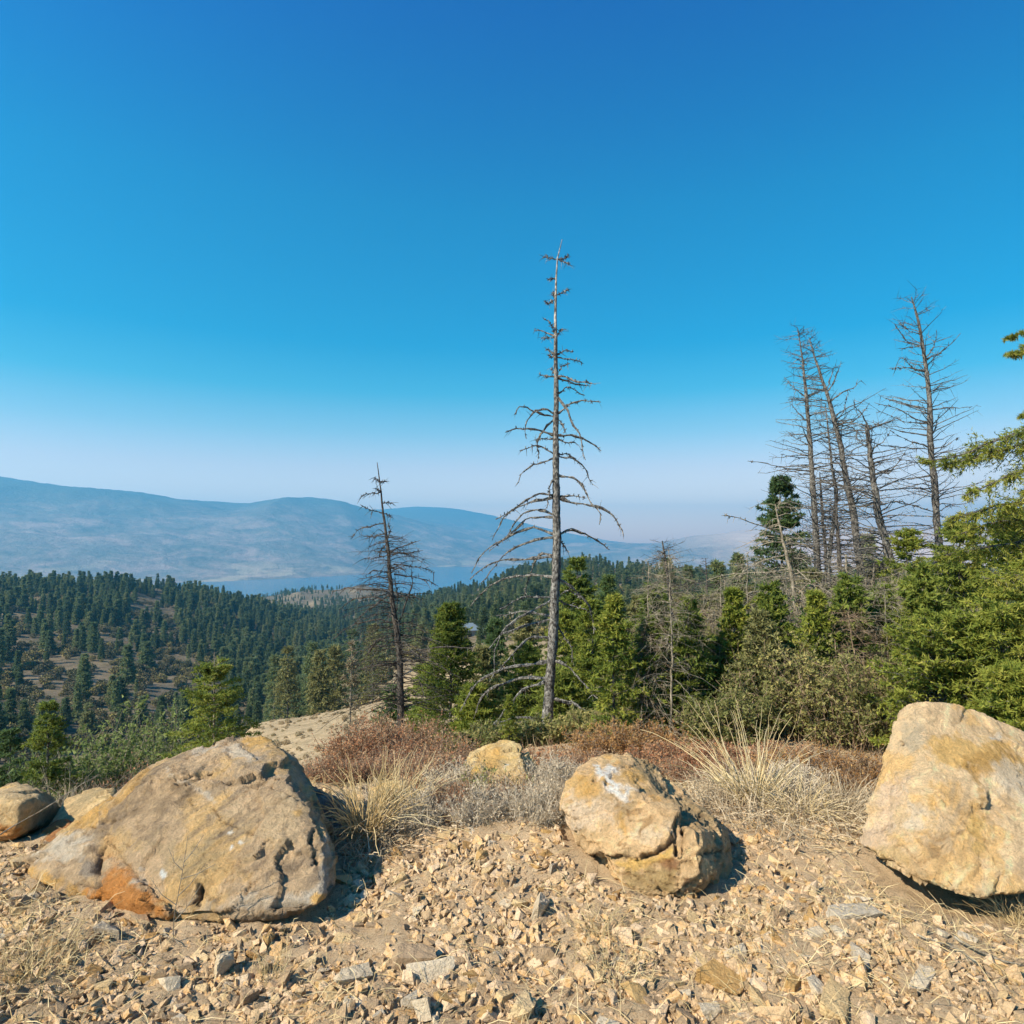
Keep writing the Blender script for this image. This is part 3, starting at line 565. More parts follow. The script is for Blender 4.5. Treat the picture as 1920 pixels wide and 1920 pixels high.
boulder('boulder', 'tall pale golden boulder leaning back at the right edge with deep shadow underneath', [
    (1610, 1577, 3.38), (1623, 1592, 3.36), (1657, 1621, 3.16), (1712, 1650, 3.02), (1767, 1674, 2.92), (1840, 1683, 2.88), (1920, 1668, 2.92), (2060, 1640, 3.05), (2120, 1560, 3.4),
    ('w', 2.0, 3.6, -.05), ('w', 2.3, 3.45, -.06), ('w', 2.7, 3.4, -.06), ('w', 3.1, 3.5, -.06), ('w', 2.5, 4.2, -.1), ('w', 2.95, 4.3, -.1), ('w', 3.25, 4.0, -.1),
    (1687, 1334, 3.75), (1703, 1322, 3.75), (1738, 1317, 3.75), (1767, 1321, 3.78), (1821, 1334, 3.85), (1920, 1371, 3.85), (2060, 1430, 3.85),
    (1682, 1373, 3.68), (1665, 1420, 3.6), (1645, 1464, 3.52), (1626, 1511, 3.46), (1735, 1420, 3.4), (1720, 1560, 3.2), ('w', 2.85, 4.3, .42), ('w', 3.2, 4.3, .3)],
    r_rock, PAL3, .0100, .85,
    cracks=[(L6((1120, 810), (1200, 870), (1350, 945), (1500, 1010), (1700, 1040)), 3.5, .03), (L6((1150, 850), (1300, 930), (1480, 1010)), 3, .02), (L6((1445, 470), (1450, 560), (1420, 700)), 1.8, .006), (L6((1270, 230), (1300, 260)), 4, .02), (L6((1770, 240), (1810, 255)), 3, .015), (L6((1360, 930), (1355, 980)), 3, .02), (L6((1600, 450), (1605, 640)), 1.5, .004), (L6((1480, 1000), (1600, 1040)), 3, .02)],
    ledges=[(L6((1370, 120), (1290, 250), (1240, 330), (1200, 420)), .018, 30), (L6((1920, 300), (1800, 240), (1700, 210), (1500, 220)), .012, 40), (L6((1100, 800), (1330, 950), (1500, 1030), (1700, 1050)), .02, 18)],
    strata=[(1600, 1590, 1860, 1700, .034, 20, -.4)],
    paint=[((.66, .41, .13), ('poly', L6((1450, 260), (1600, 210), (1800, 260), (1920, 340), (1920, 420), (1750, 400), (1560, 380), (1470, 350))), 16, .8), ((.50, .29, .09), ('poly', L6((1620, 330), (1750, 280), (1860, 320), (1880, 400), (1720, 440), (1690, 600), (1720, 640), (1680, 560), (1620, 420))), 16, .75), ((.50, .41, .28), ('ell', *q6(1330, 200), 18, 34), 16, .75), ((.78, .58, .42), ('poly', L6((1180, 450), (1350, 500), (1250, 800), (1080, 780), (1090, 700))), 22, .55),
           ((.72, .63, .49), ('ell', *q6(1830, 450), 36, 28), 22, .6), ((.68, .47, .17), ('ell', *q6(1670, 690), 14, 22), 9, .7), ((.64, .42, .14), ('ell', *q6(1690, 800), 16, 12), 9, .6), (GOLD, ('line', L6((1450, 450), (1450, 650), (1430, 720)), 4), 6, .6), (GOLD, ('line', L6((1640, 560), (1700, 760)), 5), 8, .45), (PALE, ('ell', *q6(1340, 680), 22, 26), 18, .5), (PALE, ('ell', *q6(1770, 235), 9, 5), 4, .9), ((.45, .30, .14), ('line', L6((1130, 830), (1300, 920), (1500, 1010), (1700, 1040)), 6), 6, .6), ((.64, .44, .17), ('ell', *q6(1250, 840), 30, 12), 12, .5)], seed=9)
boulder('boulder', 'small blocky golden boulder cut by the left edge of the picture', [
    (-90, 1492, 4.2), (0, 1476, 4.2), (32, 1473, 4.15), (75, 1487, 4.05), (71, 1500, 3.9), (53, 1555, 3.85), (25, 1572, 3.8), (-60, 1590, 3.8), (-90, 1530, 3.8), (5, 1500, 3.8), (45, 1508, 3.75), (28, 1560, 3.75), ('w', -3.4, 4.6, -.2), ('w', -2.9, 4.5, -.2), ('w', -3.4, 4.0, -.15)],
    r_rock, ((.64, .46, .25), (.70, .45, .18), (.48, .34, .19)), .010, .9, paint=[(RUST, ('ell', 10, 1562, 50, 14), 14, .8), (BROWN, ('ell', 60, 1530, 14, 34), 12, .5)], seed=12, chips=4)
boulder('boulder', 'yellow boulder half hidden by brush between left and middle boulders', [
    (870, 1445, 4.75), (884, 1412, 4.85), (925, 1397, 4.95), (975, 1397, 4.95), (998, 1425, 4.9), (1030, 1468, 4.8), (1045, 1505, 4.6), (985, 1500, 4.4), (900, 1500, 4.45), (872, 1480, 4.55), (890, 1440, 4.55), (980, 1440, 4.6), ('w', -.4, 5.3, -.5), ('w', .35, 5.3, -.5), ('w', -.35, 4.5, -.3), ('w', .3, 4.5, -.3)],
    r_rock, ((.70, .50, .24), (.74, .47, .15), (.56, .40, .20)), .010, 1.2, paint=[((.80, .76, .68), ('ell', 949, 1438, 5, 9), 4, .9), (GOLD, ('ell', 925, 1425, 26, 18), 12, .7)], seed=14)
boulder('boulder', 'small yellow boulder in dry grass right of the large grey-tan boulder', [
    (688, 1520, 4.2), (695, 1478, 4.3), (730, 1462, 4.35), (775, 1470, 4.3), (785, 1500, 4.2), (775, 1550, 4.1), (700, 1550, 4.1), ('w', -.95, 4.6, -.2), ('w', -.6, 4.6, -.2), ('w', -.9, 4.2, -.1), ('w', -.6, 4.15, -.1)],
    r_rock, ((.70, .50, .25), (.74, .47, .16), (.56, .40, .20)), .011, 1.1, seed=17)
boulder('rock_slab', 'flat yellow slab lying behind left shoulder of the large grey-tan boulder', [
    (115, 1520, 4.05), (125, 1498, 4.2), (175, 1482, 4.3), (215, 1480, 4.3), (200, 1500, 4.0), (120, 1540, 3.95), (180, 1545, 3.9), ('w', -2.8, 4.4, -.1), ('w', -2.4, 4.4, -.1), ('w', -2.7, 3.95, -.05), ('w', -2.35, 3.95, -.05)],
    r_rock, ((.66, .47, .24), (.70, .46, .17), (.52, .38, .20)), .011, 1.0, seed=19, name_cat='rock', chips=3)
boulder('rust_rock', 'rust-red rock wedged behind left end of the large grey-tan boulder', [
    (72, 1580, 3.8), (80, 1556, 3.9), (118, 1532, 3.95), (135, 1545, 3.85), (100, 1585, 3.75), (75, 1595, 3.75), ('w', -2.75, 4.0, -.08), ('w', -2.6, 4.05, -.08), ('w', -2.65, 3.75, -.08), ('w', -2.45, 3.9, -.08)],
    r_rock, ((.42, .20, .08), (.50, .24, .07), (.26, .14, .08)), .010, 1.0, seed=21, name_cat='rock', chips=3)
boulder('grey_rock', 'dark grey rock in shadow behind right end of the large grey-tan boulder', [
    (575, 1470, 3.95), (600, 1478, 3.95), (632, 1492, 3.9), (640, 1530, 3.8), (630, 1575, 3.7), (590, 1575, 3.7), ('w', -1.1, 4.2, -.1), ('w', -.95, 4.2, -.1), ('w', -.9, 3.8, -.1)],
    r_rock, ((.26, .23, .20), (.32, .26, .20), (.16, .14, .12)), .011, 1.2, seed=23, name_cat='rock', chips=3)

# ------------------------------------------------------------------ stones
def stone_proto(rng, flat=.6, n=0):
    "angular fragment: skewed block with knocked-off corners"
    C = np.array([(a, b_, c) for a in (-1, 1) for b_ in (-1, 1) for c in (-1, 1)], float)
    C = C*rng.uniform(.55, 1.05, (8, 3))*np.array([1.1, .78, flat]); C[:, 0] += C[:, 2]*rng.uniform(-.6, .6); C[:, 1] += C[:, 0]*rng.uniform(-.35, .35)
    P = [c for c in C if rng.uniform() > .22]
    for i in range(3):
        a, b_ = C[rng.randint(8)], C[rng.randint(8)]; P.append((a*.62+b_*.38)*rng.uniform(1.05, 1.25))
    bm = bmesh.new()
    for p_ in P: bm.verts.new(p_)
    r = bmesh.ops.convex_hull(bm, input=bm.verts)
    bmesh.ops.delete(bm, geom=list({g for g in r['geom_interior']+r['geom_unused'] if isinstance(g, bmesh.types.BMVert)}), context='VERTS')
    bmesh.ops.triangulate(bm, faces=bm.faces); bm.verts.index_update()
    V = np.array([v.co[:] for v in bm.verts]); Fc = np.array([[v.index for v in f.verts] for f in bm.faces]); bm.free(); return V, Fc
rng = np.random.RandomState(3)
PRO = [stone_proto(rng, rng.uniform(.30, .75)) for _ in range(26)]
SC = {'pale': [(.2, (.52, .41, .275)), (.6, (.62, .50, .35)), (1, (.67, .58, .44))],
      'tan': [(.1, (.48, .325, .155)), (.5, (.61, .43, .22)), (1, (.68, .51, .30))],
      'orange': [(.1, (.32, .17, .06)), (.5, (.45, .27, .10)), (1, (.52, .37, .18))],
      'grey': [(.1, (.34, .275, .20)), (.5, (.45, .375, .28)), (1, (.53, .45, .345))],
      'brown': [(.1, (.25, .165, .095)), (.5, (.37, .255, .155)), (1, (.45, .33, .21))]}
SM = {k: stonemat(k+'_stone', v) for k, v in SC.items()}
m_grav = stonemat('mixed_gravel', [(0, (.36, .25, .15)), (.10, (.47, .33, .185)), (.33, (.65, .44, .25)), (.46, (.62, .37, .15)), (.58, (.68, .475, .29)), (.85, (.71, .52, .33)), (1, (.73, .59, .43))])
def hires(V, Fc, rng, k=2):
    "subdivide a stone and roughen it"
    for _ in range(k):
        e = {}; nv = list(V); nf = []
        def mid(a, b_):
            key = (min(a, b_), max(a, b_))
            if key not in e: e[key] = len(nv); nv.append((nv[a]+nv[b_])/2)
            return e[key]
        for a, b_, c_ in Fc:
            x, y, z_ = mid(a, b_), mid(b_, c_), mid(c_, a); nf += [(a, x, z_), (x, b_, y), (z_, y, c_), (x, y, z_)]
        V = np.array(nv); Fc = np.array(nf)
    f1, _e = facets(V+rng.uniform(0, 9), 2.2, 3); d = f1*.07+fbm(V*2.5+rng.uniform(0, 50), 3)*.06
    return V*(1+d)[:, None], Fc
BOX = []
for o in COL.objects:
    if o.get('category') in ('boulder', 'rock'):
        vs = np.array([v.co[:] for v in o.data.vertices])[::7]+np.array(o.location); lowv = vs[vs[:, 2] < .14]
        if len(lowv): BOX.append((lowv[:, 0].min(), lowv[:, 0].max(), lowv[:, 1].min(), lowv[:, 1].max(), lowv))
def inside(x, y, m_=.0):
    for (a, b_, c_, d_, lv) in BOX:
        if a-m_ < x < b_+m_ and c_-m_ < y < d_+m_:
            # behind the local front edge of the footprint
            s_ = lv[np.abs(lv[:, 0]-x) < .06]
            if len(s_) and s_[:, 1].min()-m_ < y < s_[:, 1].max()+m_: return True
    return False
groups = {}
SP = {}
for kc in SM:
    SP[kc] = []
    for i in range(7):
        V, Fc = hires(*PRO[(i*2+hash(kc) % 1+len(kc)) % len(PRO)], rng, 1 if i else 1)
        SP[kc].append(mesh('stone', V, Fc, SM[kc], {'tint': np.full(len(V), .5)}))
def place_stone(kc, x, y, s, label, group=None, nm='stone', sink=.25, rot=None, scl=(1, 1, 1), me=None):
    o = link(nm, me or SP[kc][rng.randint(7)], None, (x, y, gz(x, y)+s*scl[2]*(.5-sink)))
    o.rotation_euler = rot or (rng.uniform(-.5, .5), rng.uniform(-.5, .5), rng.uniform(0, 6.28)); o.scale = (s*scl[0], s*scl[1], s*scl[2])
    return tag(o, label, 'stone', group)
# picked-out stones: (px, py, half size m, colour, label, scale, rot)
special = [
 (1012, 1708, .105, 'pale', 'long pale slab of stone standing out of the rubble left of the golden boulder', (1.0, .55, .8), (.5, .1, 1.25)),
 (780, 1785, .125, 'brown', 'flat brown stone block in the gravel in front of the rubble mound', (1.1, .7, .5), (.1, .1, .2)),
 (812, 1812, .12, 'pale', 'flat pale stone lying against the brown block', (1.2, .6, .45), (.1, -.1, .3)),
 (422, 1790, .075, 'pale', 'upright pale stone just in front of the large grey-tan boulder', (.75, .6, 1.2), (.3, .1, .5)),
 (468, 1850, .07, 'brown', 'upright brown stone below the upright pale stone', (.75, .6, 1.1), (.3, -.1, .8)),
 (500, 1785, .05, 'brown', 'dark brown stone by the shadowed hollow right of the upright pale stone', (1, .8, .9), (.1, .1, 2)),
 (470, 1762, .042, 'orange', 'orange and grey stone under front edge of the large grey-tan boulder', (1.1, .8, .8), (.2, .2, .4)),
 (668, 1815, .10, 'pale', 'broad pale stone slab at the lower middle left', (1.3, .7, .5), (.1, .1, .5)),
 (765, 1865, .05, 'grey', 'round grey stone near the bottom of the gravel', (1, .95, .9), (.1, .1, .4)),
 (980, 1890, .085, 'tan', 'large tan stone at the bottom edge below the brown block', (.9, .7, .9), (.3, .1, 1.3)),
 (1335, 1885, .07, 'pale', 'white streaked lens-shaped stone near the bottom edge', (1.25, .7, .5), (0, .1, .15)),
 (1350, 1835, .11, 'orange', 'golden wedge-shaped stone above the white streaked stone', (1.25, .75, .5), (.1, .25, -.6)),
 (1375, 1790, .07, 'pale', 'pale squared stone right of the golden wedge-shaped stone', (1.1, .8, .7), (.1, .1, .3)),
 (1525, 1860, .07, 'pale', 'pale splinter of rock at the bottom right', (.8, .9, .7), (.5, .1, .6)),
 (1485, 1850, .06, 'orange', 'orange chunk beside the pale splinter at the bottom right', (1., .8, .7), (.2, .1, 1.)),
 (1600, 1745, .11, 'grey', 'sunken grey-brown slab in front of the leaning boulder', (1.5, .8, .35), (.0, .0, .2)),
 (1815, 1775, .05, 'pale', 'white stone on the dirt in front of the leaning boulder', (1.1, .7, .6), (.1, .1, -.6)),
 (1550, 1640, .045, 'pale', 'pale stone between the golden boulder and the leaning boulder', (1, .8, .8), (.1, .1, .2)),
 (505, 1740, .05, 'orange', 'orange-brown stone tucked against bottom of the large grey-tan boulder', (.9, .8, .9), (.2, .1, 1.)),
 (205, 1745, .075, 'grey', 'grey-white stone half buried under the rusty side of the large boulder', (1.2, .7, .8), (.1, .2, .2)),
 (905, 1620, .05, 'orange', 'orange stone on top of the rubble mound', (1.2, .7, .9), (.1, .1, .2)),
 (850, 1600, .045, 'tan', 'tan stone at the upper left of the rubble mound', (1.1, .9, .9), (.2, .1, .2)),
 (1040, 1640, .05, 'grey', 'grey stone on the rubble mound beside the golden boulder', (.8, .8, 1.1), (.2, .1, .2)),
 (1570, 1880, .11, 'tan', 'big tan plate of rock on the bottom right edge', (1.3, .9, .35), (.2, .0, .8)),
 (1730, 1850, .08, 'pale', 'pale plate of rock right of the bottom right corner stones', (1.3, .8, .4), (.25, .1, .5)),
]
taken = []; LM = [(-1.65, 3.1, 'large grey-tan boulder'), (-1.1, 3.05, 'right end of the large grey-tan boulder'), (-2.2, 3.3, 'left tip of the large grey-tan boulder'), (.65, 3.2, 'golden boulder'), (2.3, 3.05, 'leaning boulder'), (1.95, 3.2, 'left edge of the leaning boulder'), (.05, 3.7, 'top of the rubble mound')]
SHORT = {(1012, 1708): 'long pale slab', (780, 1785): 'flat brown block', (812, 1812): 'flat pale stone', (422, 1790): 'upright pale stone', (668, 1815): 'broad pale slab', (765, 1865): 'round grey stone', (980, 1890): 'large tan stone', (1335, 1885): 'white streaked stone', (1350, 1835): 'golden wedge-shaped stone',
  (1375, 1790): 'pale squared stone', (1525, 1860): 'pale rock splinter', (1600, 1745): 'sunken grey-brown slab', (1815, 1775): 'white stone on the dirt', (205, 1745): 'half buried grey-white stone', (905, 1620): 'orange stone on the mound', (1570, 1880): 'big tan plate of rock', (1730, 1850): 'pale plate of rock', (1040, 1640): 'grey stone on the mound'}
for (px_, py_, s, kc, lab, scl, rot) in special:
    s *= .68
    kc = {'grey': 'grey', 'brown': 'brown'}.get(kc, kc)
    x, y, _z = WZ(px_, py_, 0.03)
    LM.append((x, y, ' '.join(lab.split()[:3]) if 0 else SHORT.get((px_, py_), '')))
    V, Fc = hires(*PRO[rng.randint(len(PRO))], rng, 3); V = V/np.abs(V).max(0)*np.array([1, 1, 1.])
    me = mesh('stone', V, Fc, SM[kc], {'tint': np.full(len(V), .5)})
    place_stone(kc, x, y, s, lab, None, sink=.1, rot=rot, scl=scl, me=me); taken.append((x, y, s*1.1))
def zone(x, y):
    if y < 2.75:
        return 'near the left bottom corner' if x < -1.0 else 'along the bottom of the picture' if x < .55 else 'near the right bottom corner'
    if x < -.75: return 'in front of the large grey-tan boulder'
    if x < .35: return 'on the rubble mound'
    if x < 1.3: return 'in front of the golden boulder'
    return 'in front of the leaning boulder'
cnt = 0; tries = 0; keys = list(SM); pk = [.20, .45, .23, .04, .08]
while cnt < 275 and tries < 20000:
    tries += 1; y = rng.uniform(2.15, 4.3); x = rng.uniform(-.80, .80)*y; s = .021+.026*rng.uniform()**1.9
    if y > 3.7 and rng.uniform() < .75: continue
    if 1.35 < x and rng.uniform() < .55: continue
    if inside(x, y, s*.9): continue
    if any(math.hypot(x-a, y-b_) < (s+c_)*.85 for a, b_, c_ in taken): continue
    kc = keys[rng.choice(5, p=pk)]; big = 'larger' if s > .036 else 'small' if s < .025 else 'middling'
    lm = min((l for l in LM if l[2]), key=lambda l: math.hypot(l[0]-x, l[1]-y)); dx, dy = x-lm[0], y-lm[1]
    rel = ('right of' if dx > 0 else 'left of') if abs(dx) > abs(dy) else ('behind' if dy > 0 else 'in front of')
    place_stone(kc, x, y, s, f'{big} angular {kc} stone {rel} the {lm[2]}', f'loose {kc} stones on the gravel', sink=.3, scl=(1, rng.uniform(.75, 1.05), rng.uniform(.75, 1.2)))
    taken.append((x, y, s)); cnt += 1
# gravel: everything smaller, in one mesh
def scatter(n, xr, yr, smin, smax, pw, dens=None, seed=0):
    rg = np.random.RandomState(seed); y = rg.uniform(*yr, n)**1.0; x = rg.uniform(xr[0], xr[1], n)*y; keep = np.array([not inside(a, b_, .0) for a, b_ in zip(x, y)])
    if dens is not None: keep &= rg.uniform(size=n) < dens(x, y)
    x, y = x[keep], y[keep]; n = len(x); s = smin+(smax-smin)*rg.uniform(size=n)**pw; zz = zt(x, y)
    outV, outF, outT = [], [], []; off = 0; pi = rg.randint(len(PRO), size=n)
    for k, (PV, PF) in enumerate(PRO):
        ix = np.where(pi == k)[0]
        if not len(ix): continue
        q = nrm(rg.normal(size=(len(ix), 4))*np.array([.45, .45, 1, 1])); a, b_, c_, d_ = q[:, 3], q[:, 0], q[:, 1], q[:, 2]
        Rm = np.stack([np.stack([1-2*(c_*c_+d_*d_), 2*(b_*c_-a*d_), 2*(b_*d_+a*c_)], -1), np.stack([2*(b_*c_+a*d_), 1-2*(b_*b_+d_*d_), 2*(c_*d_-a*b_)], -1), np.stack([2*(b_*d_-a*c_), 2*(c_*d_+a*b_), 1-2*(b_*b_+c_*c_)], -1)], 1)
        VV = np.einsum('kij,vj->kvi', Rm, PV)*s[ix][:, None, None]; VV[..., 0] += x[ix][:, None]; VV[..., 1] += y[ix][:, None]; VV[..., 2] += (zz[ix]+s[ix]*rg.uniform(-.1, .4, len(ix)))[:, None]
        outV.append(VV.reshape(-1, 3)); outF.append((PF[None]+np.arange(len(ix))[:, None, None]*len(PV)).reshape(-1, 3)+off); off += len(ix)*len(PV)
        outT.append(np.repeat(rg.uniform(size=len(ix)), len(PV)))
    return np.concatenate(outV), np.concatenate(outF), np.concatenate(outT)
def dn(x, y):
    d = np.ones(len(x))*1.1; d = np.where(x > 1.1+(3.2-y)*.9, .45, d); d = np.where((y > 3.72) & (x > -.9) & (x < .33), .22, d); d = np.where((y > 3.5) & (x > .85), .4, d); d = np.where((y > 3.9), .6, d); d = np.where((y > 4.3), .3, d)
    return d*(.6+.4*(pnoise(np.stack([x*1.5, y*1.5, 0*x], 1)) > -.15))
g1 = scatter(22000, (-.9, .9), (1.9, 4.7), .009, .026, 1.6, dn, 1); g2 = scatter(34000, (-.9, .9), (1.7, 4.6), .004, .012, 1.2, dn, 2); g3 = scatter(700, (-.9, .9), (1.8, 4.5), .024, .045, 1.6, dn, 8)
g = cat([(g1[0], g1[1]), (g2[0], g2[1]), (g3[0], g3[1])])
tag(link('gravel', mesh('gravel', g[0], g[1], m_grav, {'tint': np.r_[g1[2], g2[2], g3[2]]})), kind='stuff')


# ------------------------------------------------------------------ dead trees traced by eye, then rebuilt with real depth
def c2(x, y): return (560+x/2.824, 860+y/2.824)
def c7(x, y): return (860+x/4.572, 440+y/4.572)
def c8(x, y): return (1400+x/3.692, 540+y/3.692)
def c3(x, y): return (1180+x/2.595, 860+y/2.595)
def twigs_on(P, rng, per, lmin, lmax, r0, droop=.3):
    "short side twigs along a batch of branches P (K,S,3)"
    K, S, _ = P.shape; sb = rng.uniform(.25, .98, (K, per)); idx = sb*(S-1.001); i0 = idx.astype(int); fr = (idx-i0)[..., None]; rws = np.arange(K)[:, None]
    B0 = (P[rws, i0]*(1-fr)+P[rws, i0+1]*fr).reshape(-1, 3); T = nrm(P[rws, i0+1]-P[rws, i0]).reshape(-1, 3)
    D = nrm(T*.6+rng.normal(size=T.shape)*.55+np.array([0, 0, -droop])); L = rng.uniform(lmin, lmax, len(D))*rng.uniform(.4, 1, len(D))
    Q = np.stack([B0, B0+D*L[:, None]*.5, B0+D*L[:, None]+np.array([0, 0, -droop*.3])*L[:, None]], 1)
    return ribbons(Q, np.tile([r0*2.2, r0*1.5, r0*.7], (len(D), 1)), rng)
def snag(name, label, cat_, d, trunk, radii, branches, rng, bark, brmat, r_br=.013, twig=6, tl=(.05, .22), lichen_z=None, group=None, extra=None, top=None):
    T = np.array([W(x, y, d) for x, y in trunk]); TP = smoothline(T[::-1], 26); TP[:, :2] += rng.normal(size=(26, 2))*.006
    zs = TP[:, 2]; rr = np.interp(zs, T[::-1, 2], np.array(radii[::-1])*d/F/2)
    loc = Vector((TP[0, 0], TP[0, 1], TP[0, 2])); base = gz(loc.x, loc.y)
    # run the trunk down into the ground
    dirn = nrm(TP[0]-TP[3]); ext = max(0.05, (TP[0, 2]-base+.15)/max(.3, -dirn[2])); P0 = TP[0]+dirn*ext; TP = np.concatenate([[P0], TP]); rr = np.r_[rr[0]*1.35, rr]
    loc = Vector((float(P0[0]), float(P0[1]), base)); L0 = np.array(loc)
    root = thing(name, label, cat_, loc, 0, group)
    cut = len(rr) if top is None else int(len(rr)*top)
    def rough(P_, r_):
        n_ = 84; t0 = np.linspace(0, 1, len(P_)); t1 = np.linspace(0, 1, n_); Pn = np.stack([np.interp(t1, t0, P_[:, k]) for k in range(3)], 1); rn = np.interp(t1, t0, r_)
        v_, f_ = tubes(Pn[None], rn[None], 11); c_ = np.repeat(Pn, 11, 0); o_ = v_-c_; nn_ = fbm(v_*np.array([22, 22, 7.]), 3)
        return c_+o_*(1+.16*nn_+.10*(fbm(v_*np.array([5, 5, 2.]), 2) > .1))[:, None], f_
    tv, tf = rough(TP[:cut+1] if top else TP, rr[:cut+1] if top else rr)
    li = np.clip(1-(tv[:, 2]-base)/(lichen_z or 1e-3), 0, 1) if lichen_z else np.zeros(len(tv))
    link('trunk', mesh('trunk', tv-L0, tf, bark, {'lichen': li*.45}, smooth=True), root)
    if top:
        tv, tf = tubes(TP[None, cut:], rr[None, cut:], 8); link('bleached_top', mesh('bleached_top', tv-L0, tf, m_snagtop, {'lichen': np.zeros(len(tv))}, smooth=True), root)
    B = []; RB = []
    for br in branches:
        n = len(br); dz = rng.uniform(-1, 1); lenpx = math.hypot(br[-1][0]-br[0][0], br[-1][1]-br[0][1])
        pts = [W(x, y, d+dz*.55*(k/(n-1))*lenpx*d/F) for k, (x, y) in enumerate(br)]
        # start on the trunk axis
        k = int(np.argmin(np.abs(TP[:, 2]-pts[0][2]))); pts = [tuple(TP[k]*.8+np.array(pts[0])*.2)]+pts[1:]
        P = smoothline(pts, 14); P[1:] += np.cumsum(rng.normal(size=(13, 3))*.011, 0)*min(1, lenpx/60); B.append(P)
        l = lenpx*d/F; RB.append(np.linspace(1, .28, 14)*r_br*min(1.25, .45+l*.8))
    B = np.array(B); parts = [tubes(B, np.array(RB)*np.clip(1+.32*rng.normal(size=(len(B), 14)), .55, 1.9), 5)]
    if twig: parts.append(twigs_on(B, rng, twig, tl[0], tl[1], .0055*d/12))
    # knobs and stubs
    K = len(B)*12; i = rng.randint(len(B), size=K); j = rng.randint(2, 13, size=K); b0 = B[i, j]; dd = nrm(rng.normal(size=(K, 3))); parts.append(tubes(np.stack([b0, b0+dd*.05], 1), np.tile([.012, .005], (K, 1)), 4))
    if extra is not None: parts += extra(TP, rr, rng)
    v, f = cat(parts); li = np.clip(1-(v[:, 2]-base)/(lichen_z or 1e-3), 0, 1) if lichen_z else np.zeros(len(v))
    link('branches', mesh('branches', v-L0, f, brmat, {'lichen': li*.6}), root)
    return root
def whorl(zlo, zhi, n, Lf, e0, droop, r0, S=7, twig=4, tl=(.1, .3), azf=None, curl=0):
    "procedural side branches for a dead trunk between fractions zlo..zhi of its height"
    def fn(TP, rr, rng):
        z0, z1_ = TP[1, 2], TP[-1, 2]; u = np.sort(rng.uniform(zlo, zhi, n)); zz = z0+(z1_-z0)*u
        C = np.stack([np.interp(zz, TP[:, 2], TP[:, k]) for k in range(3)], 1); a = rng.uniform(0, 6.283, n) if azf is None else azf(rng, n)
        L = np.array([Lf(t) for t in u])*rng.uniform(.45, 1.15, n); e = e0(u)+rng.normal(size=n)*.15; s = np.linspace(0, 1, S)
        hd = np.stack([np.cos(a), np.sin(a), 0*a], 1); P = C[:, None]+hd[:, None]*(L[:, None]*s)[..., None]
        P[..., 2] += L[:, None]*(e[:, None]*s-droop*s**2+curl*s**3); P[:, 1:] += np.cumsum(rng.normal(size=(n, S-1, 3))*.018, 1)*L[:, None, None]
        return [tubes(P, (r0*np.clip(.35+L, .3, 1.3))[:, None]*np.linspace(1, .22, S)[None], 3), twigs_on(P, rng, twig, tl[0], tl[1], r0*.33, .1)]
    return fn
rng = np.random.RandomState(11)
T1 = [c7(885, 40), c7(860, 130), c7(845, 230), c7(835, 350), c7(828, 500), c7(828, 700), c7(832, 830), c7(835, 1000), c7(833, 1200), c7(838, 1400), c7(832, 1600), c7(835, 1900), c2(1360, 200), c2(1368, 400), c2(1362, 600), c2(1355, 750), c2(1350, 950), c2(1335, 1100), c2(1325, 1250), c2(1315, 1380), c2(1310, 1500)]
R1_ = [1.2, 2, 2.8, 3.6, 5, 5.6, 6.5, 7.5, 9, 10, 11, 12.5, 15, 16.5, 17, 17.5, 18.5, 19.5, 20, 21, 22]
q7 = [[(845, 230), (780, 200), (730, 195)], [(845, 250), (900, 200), (955, 160)], [(850, 230), (920, 230), (955, 255)], [(820, 380), (775, 380)], [(835, 510), (890, 485), (940, 462)], [(820, 500), (797, 493)], [(830, 610), (780, 590), (728, 570)],
 [(825, 820), (790, 780), (750, 735), (710, 715)], [(830, 890), (790, 855), (730, 830), (640, 828)], [(830, 885), (780, 875), (710, 880)], [(840, 830), (880, 800)], [(820, 985), (750, 980)], [(850, 985), (910, 990), (968, 1018)], [(820, 1070), (790, 1045), (768, 1030)],
 [(855, 1080), (920, 1058), (985, 1065), (1062, 1103)], [(850, 1160), (890, 1130), (960, 1108)], [(820, 1155), (792, 1135)], [(815, 1238), (750, 1225), (690, 1205)], [(855, 1225), (900, 1215), (960, 1245), (1040, 1275), (1190, 1300)], [(855, 1270), (900, 1255), (1010, 1265), (1100, 1300), (1145, 1325)],
 [(855, 1308), (930, 1310), (1010, 1340), (1080, 1370)], [(858, 1475), (940, 1445), (1040, 1410), (1120, 1408), (1240, 1418)], [(845, 1400), (930, 1480), (975, 1590), (1030, 1680), (1055, 1800), (1070, 1920)], [(810, 1480), (740, 1485), (640, 1520), (590, 1590), (568, 1660), (578, 1750)],
 [(805, 1575), (720, 1535), (600, 1485), (530, 1495), (490, 1545)], [(805, 1700), (720, 1675), (600, 1665), (480, 1675), (390, 1715)], [(815, 1800), (760, 1750), (680, 1738), (628, 1755)], [(810, 1885), (740, 1835), (640, 1818), (560, 1845), (515, 1875)], [(850, 1590), (900, 1630), (930, 1695)],
 [(855, 1710), (940, 1705), (1050, 1725), (1150, 1780), (1230, 1860)], [(860, 1810), (930, 1790), (1000, 1790), (1030, 1815)], [(865, 1875), (930, 1875), (1010, 1920)], [(800, 1635), (740, 1650), (685, 1730), (680, 1920)]]
